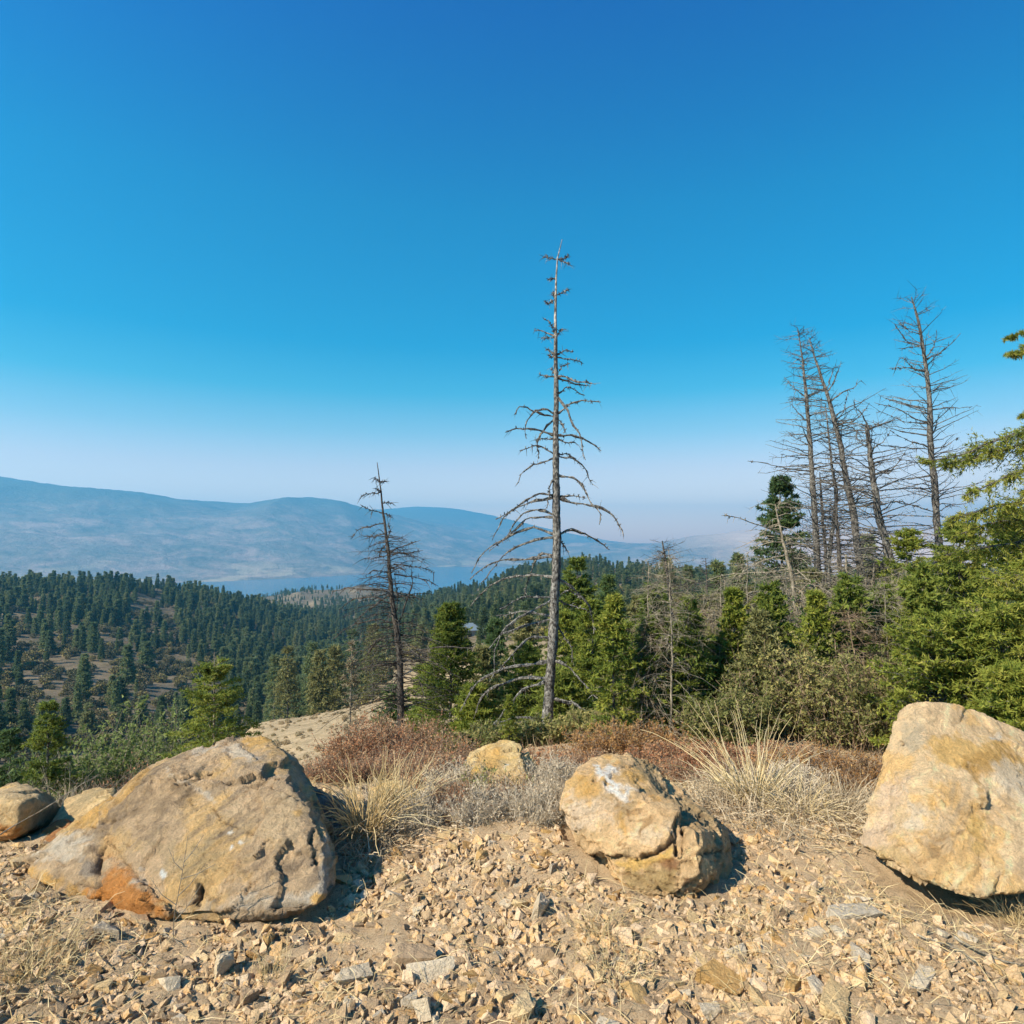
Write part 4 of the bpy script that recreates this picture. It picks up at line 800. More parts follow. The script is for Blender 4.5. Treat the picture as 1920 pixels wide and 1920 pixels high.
q2 = [[(1335, 30), (1220, 35), (1160, 90), (1132, 138)], [(1385, -20), (1465, 0), (1520, 60), (1565, 160)], [(1385, 55), (1470, 110), (1530, 190), (1545, 260), (1590, 300), (1590, 370)], [(1345, 60), (1320, 140), (1300, 250)], [(1340, 180), (1270, 180), (1200, 215), (1130, 270), (1030, 325)],
 [(1340, 225), (1250, 215), (1160, 245), (1090, 300), (1050, 380), (1035, 430)], [(1340, 290), (1270, 280), (1190, 300), (1140, 350), (1090, 420)], [(1385, 215), (1430, 195), (1525, 205)], [(1390, 235), (1480, 240), (1600, 260), (1680, 320), (1720, 420)], [(1345, 340), (1280, 320), (1210, 325), (1160, 370), (1100, 430), (1010, 500)],
 [(1340, 370), (1250, 362), (1140, 385), (1060, 430), (980, 490), (930, 590)], [(1385, 375), (1450, 375), (1530, 410), (1600, 455), (1650, 505)], [(1340, 435), (1230, 432), (1130, 465), (1060, 520), (960, 640)], [(1330, 530), (1200, 525), (1080, 540), (990, 575), (905, 640)], [(1340, 500), (1290, 500), (1250, 530), (1215, 640), (1200, 740)],
 [(1385, 440), (1430, 490)], [(1330, 620), (1210, 615), (1080, 635), (990, 690), (910, 775)], [(1385, 640), (1450, 670), (1520, 740), (1560, 810), (1562, 920)], [(1380, 720), (1440, 708), (1520, 740)], [(1330, 730), (1200, 740), (1070, 800)], [(1330, 790), (1180, 810), (1060, 820)], [(1330, 785), (1230, 800), (1140, 850), (1060, 920), (1025, 1010), (1015, 1160)],
 [(1370, 780), (1460, 795), (1540, 825)], [(1330, 860), (1200, 880), (1080, 920), (1020, 1000)], [(1330, 955), (1230, 955), (1150, 1010), (1100, 1080), (1040, 1150)], [(1310, 1105), (1180, 1100), (1080, 1105), (960, 1160), (890, 1250), (855, 1340)], [(1310, 1130), (1200, 1150), (1060, 1200), (980, 1260), (940, 1390)],
 [(1310, 1165), (1180, 1220), (1080, 1310), (1010, 1400)], [(1300, 1350), (1150, 1365), (1020, 1400), (930, 1450), (870, 1560)], [(1300, 1375), (1150, 1400), (1000, 1440), (880, 1540)], [(1300, 1360), (1230, 1430), (1200, 1530)], [(1350, 1060), (1420, 1100), (1520, 1190), (1590, 1270)], [(1350, 1235), (1440, 1275), (1530, 1330), (1610, 1400)],
 [(1335, 1345), (1400, 1420), (1420, 1540), (1470, 1590)], [(1350, 1235), (1480, 1310), (1510, 1450)], [(1335, 1390), (1450, 1430), (1510, 1470)], [(1360, 880), (1440, 1000), (1440, 1080)], [(1310, 1480), (1330, 1540), (1380, 1600)], [(1310, 1420), (1270, 1500), (1260, 1600)]]
snag('dead_tree', 'tall bare silver snag with drooping branches standing alone near the middle', 'dead tree', 12, T1, [r*.92 for r in R1_], [[c7(*p) for p in b_] for b_ in q7]+[[c2(*p) for p in b_] for b_ in q2], rng, m_snag, m_snag, .022, 12, (.04, .22), 2.6, top=.78)
T2 = [c2(415, 20), c2(425, 90), c2(440, 220), c2(455, 330), c2(465, 430), c2(478, 540), c2(487, 680), c2(490, 780), c2(515, 860), c2(525, 960), c2(535, 1060), c2(538, 1200), c2(540, 1370)]
R2_ = [1.2, 2, 3, 4.5, 5.5, 6.5, 7.5, 9, 10.5, 11, 11.5, 12, 13]
s2 = [[(515, 870), (545, 850), (555, 790), (570, 740), (605, 660), (590, 620), (605, 510)], [(510, 850), (530, 720), (512, 600)], [(525, 900), (580, 870), (640, 850)], [(570, 740), (650, 740), (665, 760)], [(600, 630), (660, 645), (730, 680)], [(597, 580), (660, 585), (720, 605)], [(600, 520), (660, 485)],
 [(430, 175), (370, 185), (330, 205)], [(445, 300), (390, 275), (335, 262)], [(450, 355), (380, 345), (320, 365), (295, 395)], [(455, 400), (400, 412), (330, 415)], [(480, 480), (560, 450), (640, 430)], [(490, 475), (560, 495), (610, 520)], [(465, 450), (410, 500)], [(480, 520), (400, 520), (340, 520)], [(430, 120), (460, 120)],
 [(445, 240), (495, 240)], [(455, 310), (495, 312)], [(470, 430), (485, 380), (475, 330)], [(480, 590), (400, 590), (350, 620)], [(490, 700), (380, 695), (250, 690), (170, 710)], [(495, 770), (400, 720), (290, 740), (220, 790)], [(515, 860), (430, 850), (330, 860), (260, 900), (190, 970)], [(525, 930), (620, 940), (700, 965), (760, 990)],
 [(530, 1000), (430, 980), (330, 1010), (250, 1060)], [(535, 1020), (640, 1015), (760, 1000), (970, 1020)], [(535, 1100), (430, 1100), (300, 1130), (200, 1170)], [(540, 1050), (600, 1080), (700, 1060)], [(540, 1150), (640, 1180), (660, 1260)], [(440, 160), (400, 155)], [(420, 100), (400, 98)], [(490, 740), (350, 800), (280, 870)], [(520, 940), (400, 960), (300, 1090)]]
snag('dead_tree', 'dark forked dead tree left of the tall silver snag', 'dead tree', 15, T2, R2_, [[c2(*p) for p in b_] for b_ in s2], rng, m_darkwood, m_darkwood, .018, 12, (.08, .35), 4,
     extra=whorl(.02, .72, 230, lambda u: 1.7-1.5*u, lambda u: .15+.2*u, .4, .010, twig=10, tl=(.08, .42)))
def rt(label, d, trunk, radii, n, Lf, seed, bark=m_bark, e=(0.1, .35), droop=.25, zr=(.06, 1), tw=9, tl=(.08, .45), r0=.015, extra_b=(), lz=None, azf=None, curl=.2, nm='dead_tree', group='bare trees of the dead stand on the right'):
    return snag(nm, label, 'dead tree', d, trunk, radii, [list(b_) for b_ in extra_b] or [[trunk[1], (trunk[1][0]-12, trunk[1][1]-14)]], np.random.RandomState(seed), bark, bark, r0*1.2, tw, tl, lz, group,
                extra=whorl(zr[0], zr[1], n, Lf, lambda u: e[0]+(e[1]-e[0])*u, droop, r0, twig=tw, tl=tl, azf=azf, curl=curl))
tri = lambda a, b_: (lambda u: a*(1-u)**.8+b_)
rt('thin bare tree with a feathery tip, leftmost of the dead stand', 19, [c8(350, 270), c8(385, 480), c8(405, 660), c8(420, 830), c8(440, 1100), c8(460, 1400), c8(480, 1700), (1532, 1060), (1542, 1180)], [1, 3, 5, 6.5, 8, 9.5, 11, 11.5, 12], 150, tri(1.9, .3), 21,
   extra_b=[[c8(p, q) for p, q in b_] for b_ in [[(405, 750), (330, 690), (268, 615)], [(415, 930), (350, 860), (320, 810), (325, 760)], [(430, 1100), (350, 1040), (300, 1010)], [(435, 1190), (330, 1160), (240, 1150)], [(385, 540), (345, 490)], [(430, 770), (490, 690)], [(440, 1290), (270, 1250), (120, 1220), (0, 1218)]]])
rt('leaning bare tree curving up beside the feathery thin one', 18, [c8(430, 340), c8(480, 500), c8(540, 680), c8(600, 880), c8(650, 1100), c8(700, 1380), c8(745, 1600), (1612, 1060), (1628, 1160)], [1, 3.5, 6, 7.5, 9, 10.5, 12, 12.5, 13], 150, tri(1.9, .35), 22,
   extra_b=[[c8(p, q) for p, q in b_] for b_ in [[(545, 700), (590, 600), (610, 520)], [(575, 730), (610, 630), (660, 500)], [(600, 760), (660, 710), (740, 680), (800, 620)], [(620, 920), (680, 850), (700, 770), (715, 710)], [(630, 930), (740, 970), (800, 1020)], [(640, 950), (740, 910), (850, 780)]]])
rt('slender bare tree with pale peeled trunk between two leaning ones', 18.5, [c8(545, 800), c8(570, 1050), c8(600, 1300), c8(625, 1400), c8(600, 1650), (1553, 1050), (1556, 1168)], [1.2, 3.5, 5, 6, 6.5, 7.5, 8], 90, tri(1.3, .25), 23, bark=m_snag, lz=3)
rt('thick broken-topped dead trunk with a horn-like branch', 16, [c8(833, 950), c8(860, 1200), c8(890, 1450), c8(930, 1650), c3(1250, 400), c3(1300, 700), c3(1320, 830)], [7, 9.5, 11, 13, 14, 15, 15.5], 150, tri(1.6, .7), 24,
   extra_b=[[c8(p, q) for p, q in b_] for b_ in [[(828, 970), (800, 890), (765, 830), (743, 750)], [(890, 1120), (880, 1030), (868, 958)], [(830, 1100), (760, 1040), (765, 960)], [(880, 1120), (940, 1060), (985, 985)], [(890, 1300), (1000, 1280), (1120, 1130)], [(920, 1500), (1050, 1480), (1200, 1500)]]], r0=.014)
rt('tallest bare tree of the dead stand, standing apart at its right', 17, [c8(1140, 60), c8(1180, 180), c8(1210, 350), c8(1240, 560), c8(1265, 750), c8(1270, 950), c8(1275, 1130), c8(1290, 1300), c8(1320, 1680), (1762, 1080), (1768, 1160)], [1.5, 4, 5.5, 6.5, 8, 9.5, 10, 11, 12, 12, 12], 130, tri(1.3, .4), 25, e=(.05, .7), r0=.013,
   extra_b=[[c8(p, q) for p, q in b_] for b_ in [[(1200, 340), (1130, 300), (1045, 230)], [(1215, 430), (1120, 370), (1060, 300), (1030, 250)], [(1240, 480), (1310, 410), (1350, 270)], [(1245, 520), (1340, 450), (1400, 370), (1470, 300)], [(1230, 600), (1150, 560), (1060, 480)], [(1215, 545), (1090, 550), (980, 550)], [(1255, 810), (1080, 780), (990, 750), (905, 700)],
   [(1255, 940), (1170, 900), (1050, 830), (890, 768)], [(1250, 960), (1100, 930), (960, 870), (875, 820)], [(1255, 1010), (1100, 1000), (960, 970), (830, 935)], [(1255, 1090), (1120, 1060), (1040, 1030), (980, 985)], [(1255, 1130), (1100, 1105), (930, 1090)], [(1300, 850), (1400, 840), (1530, 832)], [(1285, 1040), (1330, 950), (1360, 860)], [(1300, 1145), (1380, 1090), (1460, 1030)],
   [(1270, 1240), (1160, 1210), (1050, 1180)], [(1280, 1320), (1100, 1320), (930, 1310)], [(1285, 1410), (1120, 1380), (940, 1390)], [(1300, 1540), (1150, 1500), (960, 1470)], [(1330, 1530), (1400, 1510), (1470, 1525)], [(1260, 740), (1330, 690)], [(1250, 380), (1190, 390), (1040, 410)]]], lz=0)
rt('short dark bare tree low in the middle of the dead stand', 19.5, [(1537, 885), (1540, 935), (1545, 1000), (1552, 1090), (1556, 1175)], [1.5, 4, 5, 6, 7], 70, tri(1.2, .3), 26, bark=m_darkwood)
rt('short dead tree against the sky beside the thick broken trunk', 18, [(1565, 900), (1568, 960), (1572, 1020), (1580, 1160)], [3, 5, 6.5, 8], 60, tri(1.3, .4), 27, bark=m_darkwood)
rt('grey dead tree with long drooping pale branches in front of the green fir', 12, [c3(710, 220), c3(740, 370), c3(790, 560), c3(820, 830), c3(830, 900), (1502, 1290)], [2, 4.5, 7, 8, 9, 9], 110, tri(1.25, .4), 28, bark=m_twig, e=(.1, .3), droop=.5, curl=0, r0=.010, tl=(.08, .3), tw=9,
   extra_b=[[c3(p, q) for p, q in b_] for b_ in [[(770, 550), (620, 545), (480, 560), (370, 610)], [(790, 640), (650, 640), (540, 680), (430, 750)], [(760, 480), (660, 500), (560, 560), (500, 640)], [(800, 700), (700, 790), (630, 880), (620, 960), (690, 1050)], [(740, 370), (640, 330), (520, 300), (440, 290)], [(780, 560), (900, 590), (960, 680)], [(800, 640), (860, 640), (900, 720)]]])
rt('slim straight dead trunk rising from the thicket', 13, [c3(465, 590), c3(490, 850), c3(515, 1100), c3(520, 1250)], [2.5, 5, 7.5, 8], 60, tri(1.1, .25), 29, bark=m_twig, droop=.35, r0=.008)
rt('dark-tipped dead fir beyond the slim straight trunk', 16, [c3(160, 400), c3(172, 480), c3(190, 600), c3(215, 820), c3(245, 1130), (1278, 1340)], [2, 4, 5.5, 7, 8, 8], 190, tri(1.35, .35), 30, bark=m_darkwood, droop=.3, r0=.009, tw=8, tl=(.1, .35), zr=(.03, .99))
rt('small bare snag showing above the far edge of the thicket', 45, [(1323, 1046), (1325, 1080), (1327, 1160)], [1, 2.5, 3.5], 60, tri(1.6, .3), 31, bark=m_darkwood, r0=.02, tw=3)
for i_, (bx, by, tx, ty, lab) in enumerate([(1715, 1170, 1712, 1075, 'pale dead pole between the thick broken trunk and the tallest bare tree'), (1590, 1160, 1586, 1040, 'grey dead pole half hidden in the dead stand'), (1632, 1150, 1640, 1050, 'brown dead pole behind the thick broken trunk'), (1334, 1330, 1330, 1180, 'thin reddish dead pole inside the thicket'), (1210, 1380, 1204, 1170, 'thin dead pole at left edge of the thicket')]):
    rt(lab, 15+i_*.6, [(tx, ty), ((tx+bx)/2, (ty+by)/2), (bx, by)], [2.5, 5, 6.5], 60, tri(.9, .3), 40+i_, bark=m_twig, r0=.008, tw=5)

# ------------------------------------------------------------------ live conifers
def fir(label, px_, top, d, wpx, seed, leaf=m_fir, drop=0, nb=120, nbl=14, per=9, ll=None, lw=None, bark=m_bark, name='fir_tree', cat_='fir tree', group=None, base=None, **kw):
    rg = np.random.RandomState(seed); x, y, zt_ = W(px_, top, d); zb = gz(x, y) if base is None else W(px_, base, d)[2]; H = zt_-zb; R = wpx/2*d/F
    root = thing(name, label, cat_, (x, y, gz(x, y)), rg.uniform(0, 6.28), group); off = zb-gz(x, y)
    ll = ll or .075*max(1, d/16); lw = lw or .024*max(1, d/16)
    if d < 60: per = int(per*1.25); nbl = int(nbl*1.1); nb = int(nb*1.1); lw *= 1.4; ll *= 1.15
    tr, br, fo_ = conifer(H, R, rg, nb, nbl, per, ll, lw, **kw)
    if off > .05:
        for q in (tr, br, fo_): q[0][:, 2] += off
    attach(root, tr, br, fo_, bark, leaf)
    return root
fir('broad fir with a bare dead top standing beyond the large grey-tan boulder', 402, 1222, 18, 270, 1, m_fir, nb=135, bare_top=.09, bark=m_twig, power=.85, e0=.12, droop=.3, ragged=.5)
fir('yellow-green fir at the far left behind the leftmost boulder', 92, 1318, 17, 170, 2, m_fir, nb=100, power=.75, ragged=.5)
fir('dark fir just behind the yellow-green fir at far left', 20, 1365, 19, 150, 3, m_firdark, nb=90)
fir('bright green fir left of the tall silver snag', 845, 1135, 17, 175, 4, m_fir, nb=150, nbl=15, power=.75, z0=.12, ragged=.45)
fir('pale olive thin-crowned fir behind the bright green fir', 905, 1215, 20, 130, 5, m_olive, nb=100, ragged=.5)
fir('tall yellow-green fir rising behind the snag trunk', 1082, 1050, 21, 185, 6, m_fir, nb=140, power=.8, ragged=.5, z0=.1)
fir('dark pointed fir right of the snag trunk', 1142, 1078, 30, 110, 7, m_firdark, nb=110, ll=.12, lw=.04)
fir('low spreading yellow-green fir at foot of the tall silver snag', 1120, 1215, 15, 210, 8, m_gold, nb=110, power=.6, ragged=.5)
fir('olive fir between the snag and the dark-tipped dead fir', 1200, 1120, 19, 130, 9, m_olive, nb=120, ragged=.5, power=.7)
fir('leafy olive fir low behind the snag branches', 985, 1210, 17, 150, 10, m_fir, nb=100, ragged=.5, power=.6)
fir('dense green fir with pointed top at left of the dead stand', 1462, 898, 20, 175, 11, m_firdark, nb=150, power=.72, ragged=.55, z0=.12, e0=.3, lopside=.15)
fir('dark fir poking above the thicket', 1345, 1055, 55, 60, 12, m_far, nb=80, nbl=8, per=6, ll=.3, lw=.12)
fir('grey-olive conifer in the thicket below the slim dead trunk', 1330, 1120, 17, 170, 13, m_olive, nb=120, ragged=.6, power=.6)
fir('small green conifer in the thicket right of the slim dead trunk', 1420, 1165, 13, 150, 14, m_fir, nb=100, ragged=.6, power=.6)
fir('rounded yellow-green fir behind the thicket and below the tallest bare tree', 1700, 1000, 15, 150, 15, m_gold, nb=110, ragged=.5, power=.5, e0=.15, droop=.2)
fir('broad green fir beneath the near branches at the right edge', 1800, 985, 12.5, 190, 16, m_fir, nb=120, ragged=.5, power=.5, e0=.15, droop=.2)
fir('full green fir filling the right edge behind the leaning boulder', 1905, 960, 11, 200, 17, m_gold, nb=130, ragged=.4, power=.5, e0=.15, droop=.25)
fir('slim pale conifer skeleton left of the dark forked dead tree', 660, 1205, 26, 60, 18, m_greyleaf, nb=70, nbl=6, per=3, bark=m_twig, ragged=.6)
for i_, (px_, top, d, wd, lf, lab) in enumerate([(540, 1215, 110, 60, 0, 'first fir from the left on the crest of the tan grass slope'), (585, 1205, 118, 55, 1, 'dark fir on the crest of the tan grass slope'), (628, 1215, 95, 58, 0, 'pointed fir at the middle of the tan slope crest'), (515, 1230, 130, 45, 1, 'small fir where the tan slope meets the valley forest'), (600, 1222, 90, 50, 0, 'olive fir standing on bare tan grass'), (660, 1180, 130, 60, 1, 'fir behind the left branches of the dark forked dead tree'), (700, 1170, 120, 60, 0, 'fir seen through the dark forked dead tree')]):
    fir(lab, px_, top, d, wd, 60+i_, [m_olive, m_far][lf], nb=90, nbl=8, per=6, ll=.5, lw=.2, power=.6, group='firs along the crest of the tan slope')
for i_, (px_, top, d, wd, lf, lab) in enumerate([
    (1060, 1150, 16, 150, m_gold, 'sunlit yellow-green fir directly behind the snag trunk'), (1165, 1170, 17.5, 150, m_fir, 'bushy green fir right of the sunlit yellow-green fir'), (985, 1160, 24, 120, m_olive, 'olive fir on the slope left of the snag trunk'),
    (930, 1165, 30, 90, m_firdark, 'dark green fir near the blue-grey roof'), (1235, 1180, 14, 150, m_fir, 'green fir left of the dark-tipped dead fir'), (1275, 1120, 18, 150, m_olive, 'olive fir around the trunk of the dark-tipped dead fir'),
    (1325, 1150, 15, 150, m_greyleaf, 'brown half-dead fir right of the dark-tipped dead fir'), (1395, 1105, 19, 150, m_olive, 'olive fir left of the dense green fir'), (1400, 1170, 13, 150, m_fir, 'green fir behind the slim straight dead trunk'),
    (1520, 1075, 17, 140, m_olive, 'olive fir among the first trunks of the dead stand'), (1595, 1110, 15, 150, m_fir, 'green fir under the middle of the dead stand'), (1650, 1060, 19, 130, m_olive, 'olive fir behind the thick broken trunk'),
    (800, 1245, 19, 120, m_fir, 'small green fir between the forked dead tree and the bright green fir'), (890, 1290, 14, 130, m_gold, 'low yellow-green fir left of the snag base'), (1170, 1290, 12.5, 150, m_fir, 'low bushy fir low in front of the green firs'),
    (1110, 1130, 14.5, 150, m_gold, 'tall bright fir just right of the snag trunk'), (1200, 1215, 13, 150, m_gold, 'bright fir above the low yellow-green shrub'), (1050, 1260, 13.5, 130, m_fir, 'green fir touching the foot of the snag'),
    (740, 1290, 22, 120, m_firdark, 'dark green fir behind the base of the forked dead tree'), (1250, 1050, 60, 60, m_far, 'far dark fir left of the dark-tipped dead fir'), (1290, 1062, 70, 50, m_far, 'far dark fir between the dead fir and the small bare snag'), (1385, 1040, 60, 60, m_far, 'far dark fir next to the dense green fir')]):
    fir(lab, px_, top, d, wd, 80+i_, lf, nb=100, nbl=12, per=8, ragged=.55, power=.62, z0=.06, **({'ll': .3, 'lw': .13} if d > 40 else {}))
rgq = np.random.RandomState(314)
LOC = [(1190, 'right of the snag'), (1245, 'left of the dark-tipped dead fir'), (1300, 'right of the dark-tipped dead fir'), (1345, 'left of the slim straight dead trunk'), (1410, 'right of the slim straight dead trunk'), (1455, 'under the dense green fir'), (1500, 'beside the drooping grey dead tree'), (1550, 'under the first trunks of the dead stand'), (1600, 'under the leaning bare tree'), (1650, 'before the thick broken trunk'), (1705, 'left of the near juniper')]
SAP = {}
def height_of(root): return max(v[2] for c in root.children for v in c.bound_box)
for i_, (px_, w_) in enumerate(LOC):
    for k, (adj, bk) in enumerate([('tall grey', m_twig), ('short brown', m_browntwig)]):
        if (i_+k) % 3 == 2: continue
        x_ = px_+rgq.uniform(-22, 22); tp = (1045, 1150)[k]+rgq.uniform(-35, 45); dd = rgq.uniform(8.2, 11); lab = f'{adj} dead sapling {w_}'
        if len(SAP.get(k, [])) < 2:
            SAP.setdefault(k, []).append(rt(lab, dd, [(x_+rgq.uniform(-14, 14), tp), (x_+rgq.uniform(-5, 5), (tp+1390)/2), (x_, 1390)], [1.2, 3, 4.5], 150, tri(.62, .22), 400+i_*2+k, bark=bk, r0=.0045, tw=9, tl=(.06, .28), droop=.45, curl=0, zr=(.02, 1), group='dead saplings in the thicket'))
        else:
            src = SAP[k][i_ % 2]; x, y, zt_ = W(x_, tp, dd); copy_thing(src, (x, y, gz(x, y)), rgq.uniform(0, 6.28), (zt_-gz(x, y))/height_of(src), lab)
YC = {}
for i_, (px_, top, wd, lf, w_) in enumerate([(1150, 1120, 130, m_gold, 'right of the snag trunk'), (1215, 1165, 120, m_fir, 'under the olive fir'), (1265, 1215, 110, m_gold, 'before the dark-tipped dead fir'), (1340, 1195, 120, m_olive, 'left of the slim straight dead trunk'), (1425, 1135, 120, m_olive, 'right of the slim straight dead trunk'), (1500, 1190, 120, m_fir, 'above the tall dry grass clump'), (1565, 1215, 110, m_olive, 'left of the fresh green shrub'), (1625, 1155, 110, m_olive, 'before the leaning bare tree'), (1690, 1135, 120, m_gold, 'before the thick broken trunk'), (1290, 1115, 130, m_fir, 'between the dark-tipped dead fir and the slim straight trunk'), (1375, 1095, 130, m_gold, 'behind the slim straight dead trunk'), (1445, 1085, 130, m_fir, 'below the dense green fir'), (1530, 1100, 130, m_gold, 'under the feathery thin bare tree'), (1590, 1070, 130, m_fir, 'under the curving bare tree'), (1655, 1090, 120, m_fir, 'against the thick broken trunk'), (1225, 1090, 130, m_fir, 'left of the dark-tipped dead fir'), (1725, 1050, 120, m_fir, 'at foot of the tallest bare tree'), (955, 1300, 100, m_gold, 'left of the snag base')]):
    lab = f'young {("yellow-green" if lf is m_gold else "green" if lf is m_fir else "olive")} conifer {w_}'; dd = 8.6+.3*(i_ % 4)
    if lf not in YC: YC[lf] = fir(lab, px_, top, dd, wd, 500+i_, lf, nb=80, nbl=10, per=8, ll=.05, lw=.018, power=.75, ragged=.6, z0=.1, group='young conifers in the thicket')
    else:
        src = YC[lf]; x, y, zt_ = W(px_, top, dd); copy_thing(src, (x, y, gz(x, y)), rgq.uniform(0, 6.28), (zt_-gz(x, y))/height_of(src), lab)
# large fir outside the right edge whose limbs reach into the picture
def limb_tree():
    rg = np.random.RandomState(77); x, y, _z = W(2060, 900, 8.5); b_ = gz(x, y); root = thing('fir_tree', 'near fir whose long drooping green limbs reach in from the right edge', 'fir tree', (x, y, b_))
    L0 = np.array([x, y, b_]); H = W(2060, 420, 8.5)[2]-b_
    tv, tf = tubes(np.array([[[0, 0, -.3], [0, 0, 2.], [.05, 0, H*.6], [0, 0, H]]]), np.array([[.16, .14, .09, .02]]), 9); link('trunk', mesh('trunk', tv, tf, m_bark, {'lichen': np.zeros(len(tv))}, smooth=True), root)
    lim = [([(2060, 560), (1960, 600), (1893, 628)], .16), ([(2060, 610), (1980, 640), (1888, 662)], .16), ([(2060, 740), (1975, 760), (1908, 775)], .14), ([(2060, 760), (1960, 800), (1850, 838), (1800, 862), (1738, 868)], .30), ([(2060, 800), (1960, 830), (1880, 850), (1790, 880)], .34), ([(2060, 830), (1950, 870), (1870, 905), (1800, 935)], .26),
           ([(2060, 900), (1960, 930), (1880, 945), (1800, 965)], .32), ([(2060, 940), (1960, 970), (1860, 985), (1790, 1010)], .34), ([(2060, 1000), (1960, 1020), (1880, 1030), (1760, 1045)], .36), ([(2060, 1060), (1950, 1070), (1850, 1080)], .34), ([(2060, 700), (2000, 720), (1940, 745)], .2), ([(2060, 880), (1990, 905), (1930, 915)], .3)]
    br = []; F_ = []; Tn = []; off = 0
    for pts, wd in lim:
        dz = rg.uniform(-.6, .5); P = smoothline([W(a, c, 8.5+dz*k/(len(pts)-1)) for k, (a, c) in enumerate(pts)], 16); P[1:] += np.cumsum(rg.normal(size=(15, 3))*.012, 0)
        br.append(tubes(P[None], np.linspace(.028, .006, 16)[None], 5)); n = int(55+wd*150)
        s = rg.uniform(2, 14.99, n); i0 = s.astype(int); fr = (s-i0)[:, None]; B0 = P[i0]*(1-fr)+P[np.minimum(i0+1, 15)]*fr; T = nrm(P[np.minimum(i0+1, 15)]-P[i0-1])
        sd = nrm(np.cross(T, [0, 0, 1.]))*rg.choice([-1., 1], (n, 1)); D = nrm(T*.6+sd*rg.uniform(.2, 1., (n, 1))+rg.normal(size=(n, 3))*.35+[0, 0, -.3]); L = wd*rg.uniform(.5, 1.9, n)*(1.15-s/16)
        br.append(tubes(np.stack([B0, B0+D*L[:, None]*.5, B0+D*L[:, None]+[0, 0, -.02]], 1), np.tile([.006, .004, .002], (n, 1)), 3))
        B1 = np.repeat(B0, 4, 0)+np.repeat(D*L[:, None], 4, 0)*rg.uniform(.1, .9, (n*4, 1)); D1 = nrm(np.repeat(D, 4, 0)+rg.normal(size=(n*4, 3))*.55+[0, 0, -.1]); L1 = np.repeat(L, 4)*.5
        for b0, dd, l_ in ((B0, D, L), (B1, D1, L1)):
            v, f = sprays(b0, dd, l_, rg, 16 if len(b0) == n else 8, .045, .013, .6); F_.append((v, f)); per = 16 if len(b0) == n else 8
            Tn.append(np.repeat(np.repeat(rg.uniform(0, .6, len(b0)), per)+rg.uniform(0, .4, len(f)), 3))
    v, f = cat(br); link('branches', mesh('branches', v-L0, f, m_bark, {'lichen': np.zeros(len(v))}), root)
    v, f = cat(F_); link('crown', mesh('crown', v-L0, f, m_gold, {'tint': np.concatenate(Tn)}), root)
limb_tree()

# ------------------------------------------------------------------ shrubs, brush, bunchgrass
def shrub(name, label, cat_, x, y, wd, dp, h, rng, nst, ntw, nlf, twm, lfm, leaf=.022, r0=.004, spread=.5, up=1.0, lw=.6, group=None, base=None, tw_len=.25, leaf_lo=.25):
    zb = gz(x, y) if base is None else base
    root = thing(name, label, cat_, (x, y, zb), 0, group)
    S = 6; s = np.linspace(0, 1, S); a = rng.uniform(0, 6.283, nst); rr = np.sqrt(rng.uniform(0, 1, nst))
    bx = np.cos(a)*rr*wd*.32; by = np.sin(a)*rr*dp*.32; L = h*rng.uniform(.6, 1.08, nst)*(1-.25*rr**2)
    out = np.stack([np.cos(a)*rr*wd*.5*spread, np.sin(a)*rr*dp*.5*spread], 1)+rng.normal(size=(nst, 2))*.18*h*spread
    P = np.zeros((nst, S, 3)); P[..., 0] = bx[:, None]+out[:, :1]*s**1.3; P[..., 1] = by[:, None]+out[:, 1:]*s**1.3; P[..., 2] = L[:, None]*(s*up)-.04
    P[:, 1:] += np.cumsum(rng.normal(size=(nst, S-1, 3))*.03*h, 1)
    zg = zt(x+bx, y+by)-zb if base is None else 0*bx; P[..., 2] += zg[:, None]
    parts = [tubes(P, (r0*rng.uniform(.6, 1.3, nst))[:, None]*np.linspace(1, .4, S)[None], 3)]
    n = ntw; i = rng.randint(nst, size=n); t_ = rng.uniform(.2, .98, n)*(S-1.01); i0 = t_.astype(int); fr = (t_-i0)[:, None]; B0 = P[i, i0]*(1-fr)+P[i, i0+1]*fr; T = nrm(P[i, i0+1]-P[i, i0])
    D = nrm(T*.6+rng.normal(size=(n, 3))*.7); l_ = tw_len*h*rng.uniform(.3, 1.2, n); Q = np.stack([B0, B0+D*l_[:, None]*.5+rng.normal(size=(n, 3))*.02*h, B0+D*l_[:, None]+rng.normal(size=(n, 3))*.04*h], 1)
    parts.append(ribbons(Q, np.tile([r0*1.2, r0*.9, r0*.45], (n, 1)), rng)); v, f = cat(parts)
    link('branches', mesh('branches', v, f, twm, {'lichen': np.zeros(len(v))}), root)
    if nlf:
        i = rng.randint(n, size=nlf); u = rng.uniform(leaf_lo, 1.02, nlf)[:, None]; b0 = Q[i, 0]*(1-u)+Q[i, 2]*u+rng.normal(size=(nlf, 3))*.012; dr = nrm(rng.normal(size=(nlf, 3))+D[i]*.5); ln_ = leaf*rng.uniform(.5, 1.4, nlf)
        wv = nrm(np.cross(dr, rng.normal(size=(nlf, 3))))*(ln_*lw/2)[:, None]; m1 = b0+dr*(ln_*.5)[:, None]
        V = np.stack([b0+wv*1.1, b0-wv*1.1, b0+dr*ln_[:, None]*1.15], 1).reshape(-1, 3); tint = np.repeat(np.clip(rng.uniform(0, 1, nlf)*.6+rng.uniform(0, .5, n)[i]*.8, 0, 1), 3)
        link('leaves', mesh('leaves', V, np.arange(nlf*3).reshape(-1, 3), lfm, {'tint': tint}), root)
    return root
